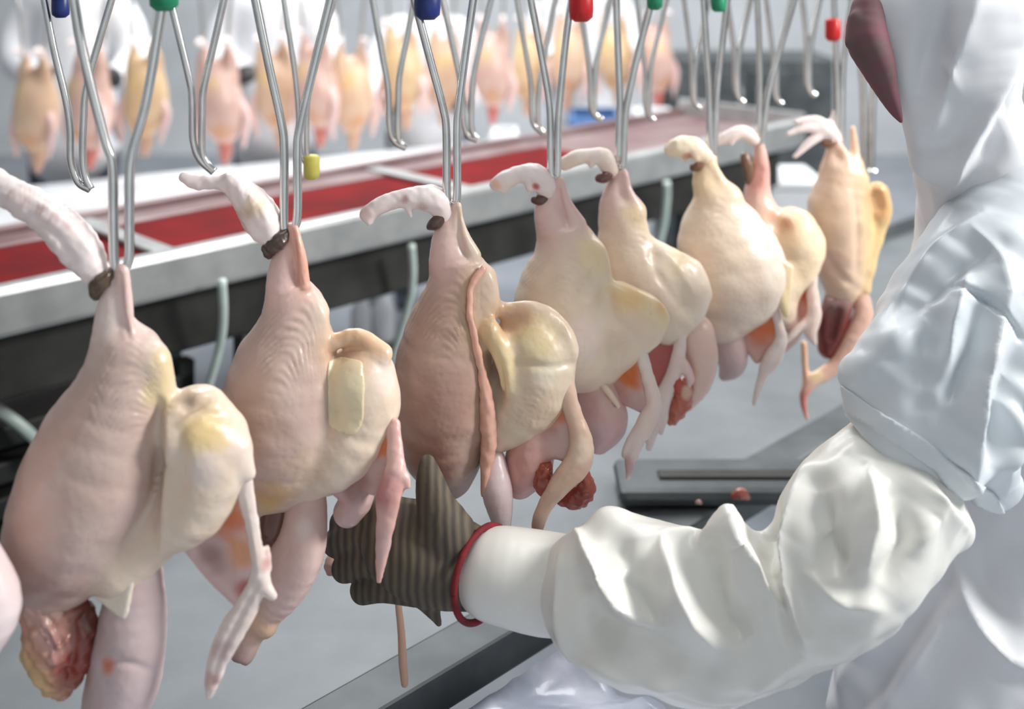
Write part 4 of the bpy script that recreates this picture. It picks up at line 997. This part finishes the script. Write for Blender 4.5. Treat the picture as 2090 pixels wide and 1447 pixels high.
# ------------------------------------------------------------------ background workers
def worker(x, yh, d, label, lean=0, handcol='darkglove'):
    base = P(x, 0, d); base[2] = 0.0
    t = empty('person', base, label, 'person', 'workers behind the background row')
    u = F*0.001   # mm per px helper around the axis
    s = Sdf(d); k = d/F; m = lambda v: v/1000.0/k      # mm to px
    hz = yh
    s.chain([(x, hz, 0, m(92)), (x, hz+m(60), -m(10), m(78))], (190, 140, 112), m(30))
    s.chain([(x, hz+m(120), 0, m(58)), (x, hz+m(220), 0, m(70))], (190, 140, 112), m(30))
    s.chain([(x-m(20), hz+m(10), -m(86), m(10)), (x, hz+m(36), -m(104), m(14))], (186, 134, 106), m(12))
    for sg in (-1, 1):
        s.chain([(x+sg*m(92), hz+m(10), 0, m(14)), (x+sg*m(92), hz+m(34), 0, m(10))], (186, 134, 106), m(8))
        s.cut([(x+sg*m(34), hz, -m(98), m(10))], (120, 80, 66), m(6))
        s.chain([(x+sg*m(120), hz+m(290), 0, m(70)), (x+sg*m(215), hz+m(420), 0, m(56)), (x+sg*m(235), hz+m(560), -m(60), m(46)), (x+sg*m(150), hz+m(640), -m(260), m(36)), (x+sg*m(120), hz+m(620), -m(330), m(34))], (176, 130, 104), m(40))
        for f in range(4): s.chain([(x+sg*m(100+14*f), hz+m(612), -m(345), m(10)), (x+sg*m(96+14*f), hz+m(630), -m(410), m(8))], (176, 130, 104), m(4), 1, 2)
        s.chain([(x+sg*m(85), hz+m(600), -m(330), m(11)), (x+sg*m(66), hz+m(590), -m(372), m(9))], (176, 130, 104), m(4), 1, 2)
        s.chain([(x+sg*m(90), hz+m(800), 0, m(105)), (x+sg*m(100), hz+m(1150), 0, m(76)), (x+sg*m(105), hz+m(1560), 0, m(50)), (x+sg*m(105), hz+m(1590), -m(80), m(40))], (70, 76, 90), m(40))
    s.chain([(x, hz+m(330), 0, m(120)), (x, hz+m(560), 0, m(130)), (x, hz+m(780), 0, m(130))], (220, 220, 224), m(60))
    s.mesh('body', m(16), t, M['skin_person'])
    c = Sdf(d)
    c.chain([(x, hz+m(350), 0, m(150)), (x, hz+m(600), 0, m(165)), (x, hz+m(900), 0, m(190))], (232, 233, 236), m(40))
    for sg in (-1, 1): c.chain([(x+sg*m(130), hz+m(300), 0, m(88)), (x+sg*m(225), hz+m(430), 0, m(76)), (x+sg*m(240), hz+m(560), -m(60), m(66)), (x+sg*m(175), hz+m(625), -m(210), m(52))], (232, 233, 236), m(50))
    c.mesh('coat', m(18), t, M['cloth'])
    c = Sdf(d)
    c.chain([(x, hz-m(26), m(26), m(108)), (x, hz+m(60), m(50), m(96)), (x, hz+m(200), m(40), m(96))], (240, 240, 244), m(40)); c.mesh('hood', m(16), t, M['cloth'])
    c = Sdf(d)
    c.chain([(x-m(50), hz+m(52), -m(62), m(28)), (x, hz+m(62), -m(88), m(34)), (x+m(50), hz+m(52), -m(62), m(28))], (236, 238, 242), m(20)); c.mesh('face_mask', m(12), t, M['plast_w'])
    for sg in (-1, 1):
        c = Sdf(d)
        c.chain([(x+sg*m(165), hz+m(632), -m(225), m(46)), (x+sg*m(120), hz+m(620), -m(335), m(44))], (52, 48, 46), m(8))
        for f in range(4): c.chain([(x+sg*m(92+18*f), hz+m(612), -m(345), m(14)), (x+sg*m(90+18*f), hz+m(632), -m(418), m(11))], (52, 48, 46), m(5), 1, 2)
        c.chain([(x+sg*m(85), hz+m(600), -m(330), m(16)), (x+sg*m(62), hz+m(590), -m(378), m(13))], (52, 48, 46), m(4), 1, 2)
        c.mesh('glove', m(12), t, M[handcol])
    return t
M['skin_person'] = skin_mat('person_skin', sss=0.05, rough=0.5, follicle=0.05, coat=0.0)
worker(150, -150, 4.9, 'blurred worker in white coat behind the leftmost background birds')
worker(560, -130, 5.3, 'blurred worker in white coat behind the second front shackle')
worker(870, -60, 5.6, 'blurred worker in white hood below the navy clip')
worker(1190, -120, 6.2, 'blurred worker in white coat behind the fourth front shackle')

# ------------------------------------------------------------------ foreground worker
pd = 1.42
root = np.array([P(2080, 900, 1.66)[0], 1.66, 0.0])
pt = empty('person', root, 'worker in white hood, coat and plastic sleeves reaching in to grip a hanging chicken', 'person')
HS = (182, 130, 104)
s = Sdf(pd); q = lambda dep: (dep-pd)/(pd/F)     # px depth offset for an absolute depth
s.chain([(1930, -90, q(1.59), 132), (1905, -10, q(1.58), 104), (1890, 50, q(1.57), 76)], HS, 40)           # head, face to the left
s.chain([(1810, -20, q(1.56), 24), (1792, 0, q(1.56), 20)], HS, 20)
s.chain([(1826, 52, q(1.56), 16), (1822, 64, q(1.56), 14)], (170, 96, 84), 14)
s.cut([(1812, -64, q(1.52), 13)], (70, 48, 40), 8); s.cut([(1816, -64, q(1.62), 13)], (70, 48, 40), 8)
s.chain([(1960, -60, q(1.51), 22), (1956, -20, q(1.51), 16)], HS, 10)
s.chain([(1950, 120, q(1.58), 90), (2010, 330, q(1.6), 110)], HS, 50)
s.chain([(2060, 420, q(1.6), 170), (2110, 700, q(1.64), 200), (2120, 1000, q(1.66), 200), (2110, 1200, q(1.66), 210)], (214, 216, 220), 60)
s.chain([(2030, 470, q(1.52), 110), (1930, 760, q(1.42), 88), (1780, 1060, q(1.34), 72), (1680, 1180, q(1.32), 66), (1400, 1210, q(1.36), 60), (1120, 1190, q(1.41), 52), (980, 1168, q(1.43), 48), (900, 1140, q(1.435), 52)], HS, 30)
for a, b, c in (((850, 1085), (760, 1055), (700, 1085)), ((840, 1115), (745, 1095), (690, 1120)), ((845, 1150), (755, 1140), (705, 1160)), ((860, 1180), (785, 1180), (740, 1195))):
    s.chain([(*a, q(1.44), 24), (*b, q(1.455), 17), (*c, q(1.50), 13)], HS, 6)
s.chain([(900, 1090, q(1.42), 30), (884, 1030, q(1.415), 22), (874, 965, q(1.42), 15)], HS, 8)             # thumb
s.chain([(2200, 480, q(1.78), 110), (2290, 760, q(1.8), 85), (2270, 1060, q(1.72), 66), (2190, 1240, q(1.6), 50)], HS, 30)   # other arm at the side
for sg in (-1, 1):
    s.chain([(2110+sg*90, 1250, q(1.68), 150), (2110+sg*100, 1800, q(1.68), 110), (2110+sg*100, 2600, q(1.68), 70), (2110+sg*100, 2760, q(1.62), 60)], (80, 86, 98), 40)
s.mesh('body', 14, pt, M['skin_person'])
# coat over torso
c = Sdf(pd)
c.chain([(2070, 430, q(1.62), 190), (2110, 650, q(1.66), 250), (2110, 900, q(1.68), 270), (2070, 1150, q(1.66), 250), (2000, 1350, q(1.64), 270), (1990, 1600, q(1.64), 300), (2010, 1900, q(1.66), 320)], (232, 233, 236), 60)
c.fold([(1950, 1110), (1985, 1250), (2060, 1345), (2150, 1370)], 16, 28).fold([(1920, 1150), (1800, 1290), (1680, 1450)], 24, 28).fold([(1960, 1210), (1880, 1340), (1800, 1470)], 24, 28).fold([(1930, 1200), (1830, 1330), (1740, 1460)], 26, -28, False)
c.fold([(2000, 1100), (2010, 1200), (2060, 1280)], 30, -20, False).rough(4, 170, 41)
c.chain([(2240, 500, q(1.78), 150), (2310, 760, q(1.8), 120), (2290, 1060, q(1.72), 100), (2220, 1190, q(1.64), 80)], (232, 233, 236), 40)
c.mesh('coat', 10, pt, M['cloth'], 2)
# hood falling onto the shoulders
c = Sdf(pd)
c.chain([(1950, -110, q(1.60), 178), (1935, 0, q(1.57), 168), (1946, 110, q(1.56), 136), (1965, 220, q(1.55), 112), (2000, 330, q(1.57), 130), (2050, 420, q(1.6), 170)], (240, 240, 244), 50)
c.chain([(1812, 20, q(1.52), 44), (1846, 140, q(1.51), 42), (1880, 240, q(1.51), 40), (1900, 320, q(1.52), 40)], (242, 242, 246), 60)
c.fold([(2000, -20), (1950, 110), (1905, 260)], 26, 29).fold([(2110, 40), (2040, 190), (1965, 330), (1930, 420)], 26, 36).fold([(2110, 130), (2050, 250), (1980, 370)], 26, -40, False)
c.fold([(1930, 0), (1905, 100), (1880, 200)], 28, -29, False).fold([(1900, 170), (1925, 130), (1960, 190)], 18, 14).fold([(1860, 300), (1930, 300), (1980, 270)], 30, -25, False)
c.cut([(1720, -260, q(1.55), 110), (1725, -150, q(1.55), 96), (1735, -90, q(1.55), 60)], (236, 236, 240), 14)
c.rough(3, 160, 5)
c.mesh('hood', 7, pt, M['cloth'], 2)
# burgundy mask
c = Sdf(pd)
c.chain([(1770, 20, q(1.51), 32), (1770, 80, q(1.49), 42), (1790, 130, q(1.48), 36), (1808, 180, q(1.48), 24), (1826, 222, q(1.48), 14), (1840, 250, q(1.48), 4)], (120, 74, 84), 10, 1.3)
c.chain([(1748, 40, q(1.49), 18), (1738, 88, q(1.48), 14)], (76, 64, 56), 8)
c.mesh('face_mask', 4.5, pt, M['mask'], 2)
# upper coat sleeve
c = Sdf(pd); WC = (226, 230, 234)
c.chain([(2080, 440, q(1.52), 120), (2020, 560, q(1.48), 150), (1960, 700, q(1.44), 170), (1905, 830, q(1.40), 160), (1865, 880, q(1.39), 140)], WC, 30)
c.chain([(1980, 900, q(1.40), 110), (2020, 980, q(1.40), 60)], WC, 30)
c.chain([(1830, 730, q(1.40), 70), (1770, 762, q(1.40), 50), (1726, 772, q(1.40), 14)], WC, 60)
def fz(px_, py_, off): return q(off)
c.fold([(1975, 560), (1950, 660), (1940, 750)], 18, 32).fold([(2060, 600), (2015, 760), (1985, 900), (1990, 1020)], 20, 45).fold([(2110, 760), (2075, 900), (2040, 1010)], 22, 35)
c.fold([(2000, 620), (1970, 740), (1935, 840)], 24, -35, False).fold([(2085, 700), (2045, 830), (2025, 950)], 26, -38, False).fold([(1900, 620), (1880, 740), (1880, 850)], 36, -16, False)
c.fold([(1840, 610), (1920, 510), (2010, 440)], 18, 29).fold([(1850, 640), (1940, 560), (2040, 500)], 20, -19, False).fold([(1990, 470), (2040, 520), (2060, 590)], 15, 16)
c.fold([(1940, 580), (2010, 610), (2090, 690)], 6, -16, False).fold([(1740, 770), (1830, 700), (1900, 640)], 30, 14, False).rough(4, 150, 31)
c.cut([(1680, 900, q(1.40), 70), (1760, 958, q(1.40), 80), (1860, 1016, q(1.39), 84), (1950, 1092, q(1.38), 80), (2040, 1130, q(1.38), 80)], WC, 6, 3.0)
cs = c.mesh('coat_sleeve', 6, pt, M['satin'], 2)
shell('sleeve_hem', cs, [(1715, 780), (1800, 838), (1890, 892), (1960, 952), (2040, 1010), (2060, 1060), (1990, 1060), (1900, 960), (1800, 890), (1720, 840)], 1, 4, M['satin'], pt)
# plastic oversleeve
c = Sdf(pd); WV = (234, 233, 226)
c.chain([(1850, 930, q(1.41), 96), (1800, 1010, q(1.375), 142), (1740, 1110, q(1.34), 160), (1680, 1220, q(1.33), 120), (1630, 1290, q(1.33), 70)], WV, 30)
c.chain([(1900, 1060, q(1.36), 70), (1945, 1076, q(1.36), 40)], WV, 70)
c.chain([(1640, 1200, q(1.34), 110), (1520, 1250, q(1.345), 140), (1400, 1245, q(1.355), 148), (1290, 1220, q(1.365), 150), (1220, 1210, q(1.375), 124), (1180, 1205, q(1.38), 92)], WV, 34)
c.chain([(1240, 1330, q(1.36), 46), (1360, 1390, q(1.35), 36), (1480, 1412, q(1.345), 28), (1600, 1370, q(1.335), 30)], WV, 44)
c.chain([(1270, 1110, q(1.375), 50), (1252, 1076, q(1.38), 30)], WV, 50)
c.chain([(1490, 1150, q(1.335), 66), (1482, 1086, q(1.335), 40), (1480, 1048, q(1.335), 14)], WV, 56)
# folds
c.fold([(1178, 1090), (1215, 1165), (1255, 1235), (1298, 1270)], 13, 42).fold([(1146, 1130), (1144, 1230), (1170, 1320), (1270, 1370)], 17, 29).fold([(1350, 1110), (1372, 1200), (1400, 1260), (1450, 1310)], 20, 38)
c.fold([(1486, 1040), (1500, 1110), (1560, 1195), (1640, 1290)], 17, 48).fold([(1650, 950), (1618, 1080), (1612, 1190), (1640, 1320)], 18, 48).fold([(1775, 950), (1785, 1060), (1765, 1160)], 20, 35)
c.fold([(1850, 970), (1910, 1035), (1970, 1080)], 22, 35).fold([(1650, 1170), (1720, 1225), (1790, 1240)], 17, 26).fold([(1880, 960), (1900, 1060), (1840, 1170)], 17, 19)
c.fold([(1672, 1000), (1690, 1100), (1720, 1170)], 30, -42, False).fold([(1830, 1020), (1850, 1110), (1800, 1200)], 26, -35, False).fold([(1570, 990), (1578, 1100), (1585, 1170)], 22, -35, False)
c.fold([(1205, 1200), (1230, 1270), (1330, 1330), (1440, 1370)], 34, -42, False).fold([(1270, 1130), (1310, 1210), (1350, 1290)], 30, -42, False).fold([(1440, 1130), (1460, 1220), (1530, 1310)], 34, -45, False)
c.fold([(1560, 1140), (1600, 1240), (1628, 1320)], 16, -29, False).fold([(1180, 1320), (1300, 1380), (1480, 1425), (1620, 1350)], 18, 26).fold([(1300, 1100), (1400, 1090), (1450, 1080)], 15, 16).rough(3.5, 130, 37)
c.mesh('plastic_sleeve', 5.5, pt, M['vinyl'], 2)
# inner cuff, glove, red cuff
c = Sdf(pd)
c.chain([(1200, 1200, q(1.385), 92), (1110, 1190, q(1.40), 96), (1040, 1176, q(1.405), 92), (1012, 1172, q(1.408), 88)], (236, 232, 224), 12)
c.mesh('inner_cuff', 5, pt, M['vinyl'], 2)
c = Sdf(pd); GV = (90, 80, 64)
c.chain([(990, 1168, q(1.425), 70), (935, 1152, q(1.43), 84), (880, 1135, q(1.43), 94), (835, 1115, q(1.43), 88), (805, 1100, q(1.44), 70)], GV, 14)
for a, b, e in (((850, 1075), (755, 1040), (700, 1068)), ((830, 1110), (740, 1085), (686, 1108)), ((835, 1150), (750, 1138), (704, 1160)), ((850, 1190), (785, 1190), (742, 1204))):
    c.chain([(*a, q(1.44), 44), (*b, q(1.452), 36), (*e, q(1.49), 28)], GV, 7)
c.chain([(915, 1090, q(1.41), 56), (890, 1035, q(1.405), 40), (878, 985, q(1.41), 30), (872, 945, q(1.415), 17)], GV, 12)
c.chain([(870, 1225, q(1.42), 22), (888, 1256, q(1.42), 12), (896, 1274, q(1.42), 6)], GV, 10)
c.mesh('glove', 4.6, pt, M['glove'])
tb = []
for k in range(29):
    a = 2*math.pi*k/28
    tb.append(P(985, 1171, 1.41)+np.array([-0.032*math.cos(a), -math.cos(a)*0.044, math.sin(a)*0.0535]))
tube('glove_cuff', tb, 0.0042, M['redcuff'], pt, 8, 2, False)
tag(bpy.data.objects['glove_cuff'], 'dark red knit cuff edge')

# scraps
for i, (x, y, r, lab) in enumerate([(1512, 1012, 14, 'larger red meat scrap on the drain cover by the elbow'), (1426, 1026, 5, 'tiny pale meat scrap on the drain cover')]):
    dd = (1.0-0.045)*F/(y-HY); s = Sdf(dd); s.chain([(x-r, y, 0, r*.5), (x, y-r*.4, -3, r*.75), (x+r, y+r*.2, 0, r*.45)], (170, 80, 66) if i == 0 else (226, 200, 196), 4)
    s.chain([(x, y+r*.2, -r*.5, r*.4), (x+r*.6, y-r*.6, -r*.3, r*.35)], (200, 120, 100), 4)
    tag(s.mesh('meat_scrap', r*0.2, None, M['flesh']), lab, 'meat scrap', 'meat scraps on the drain cover')
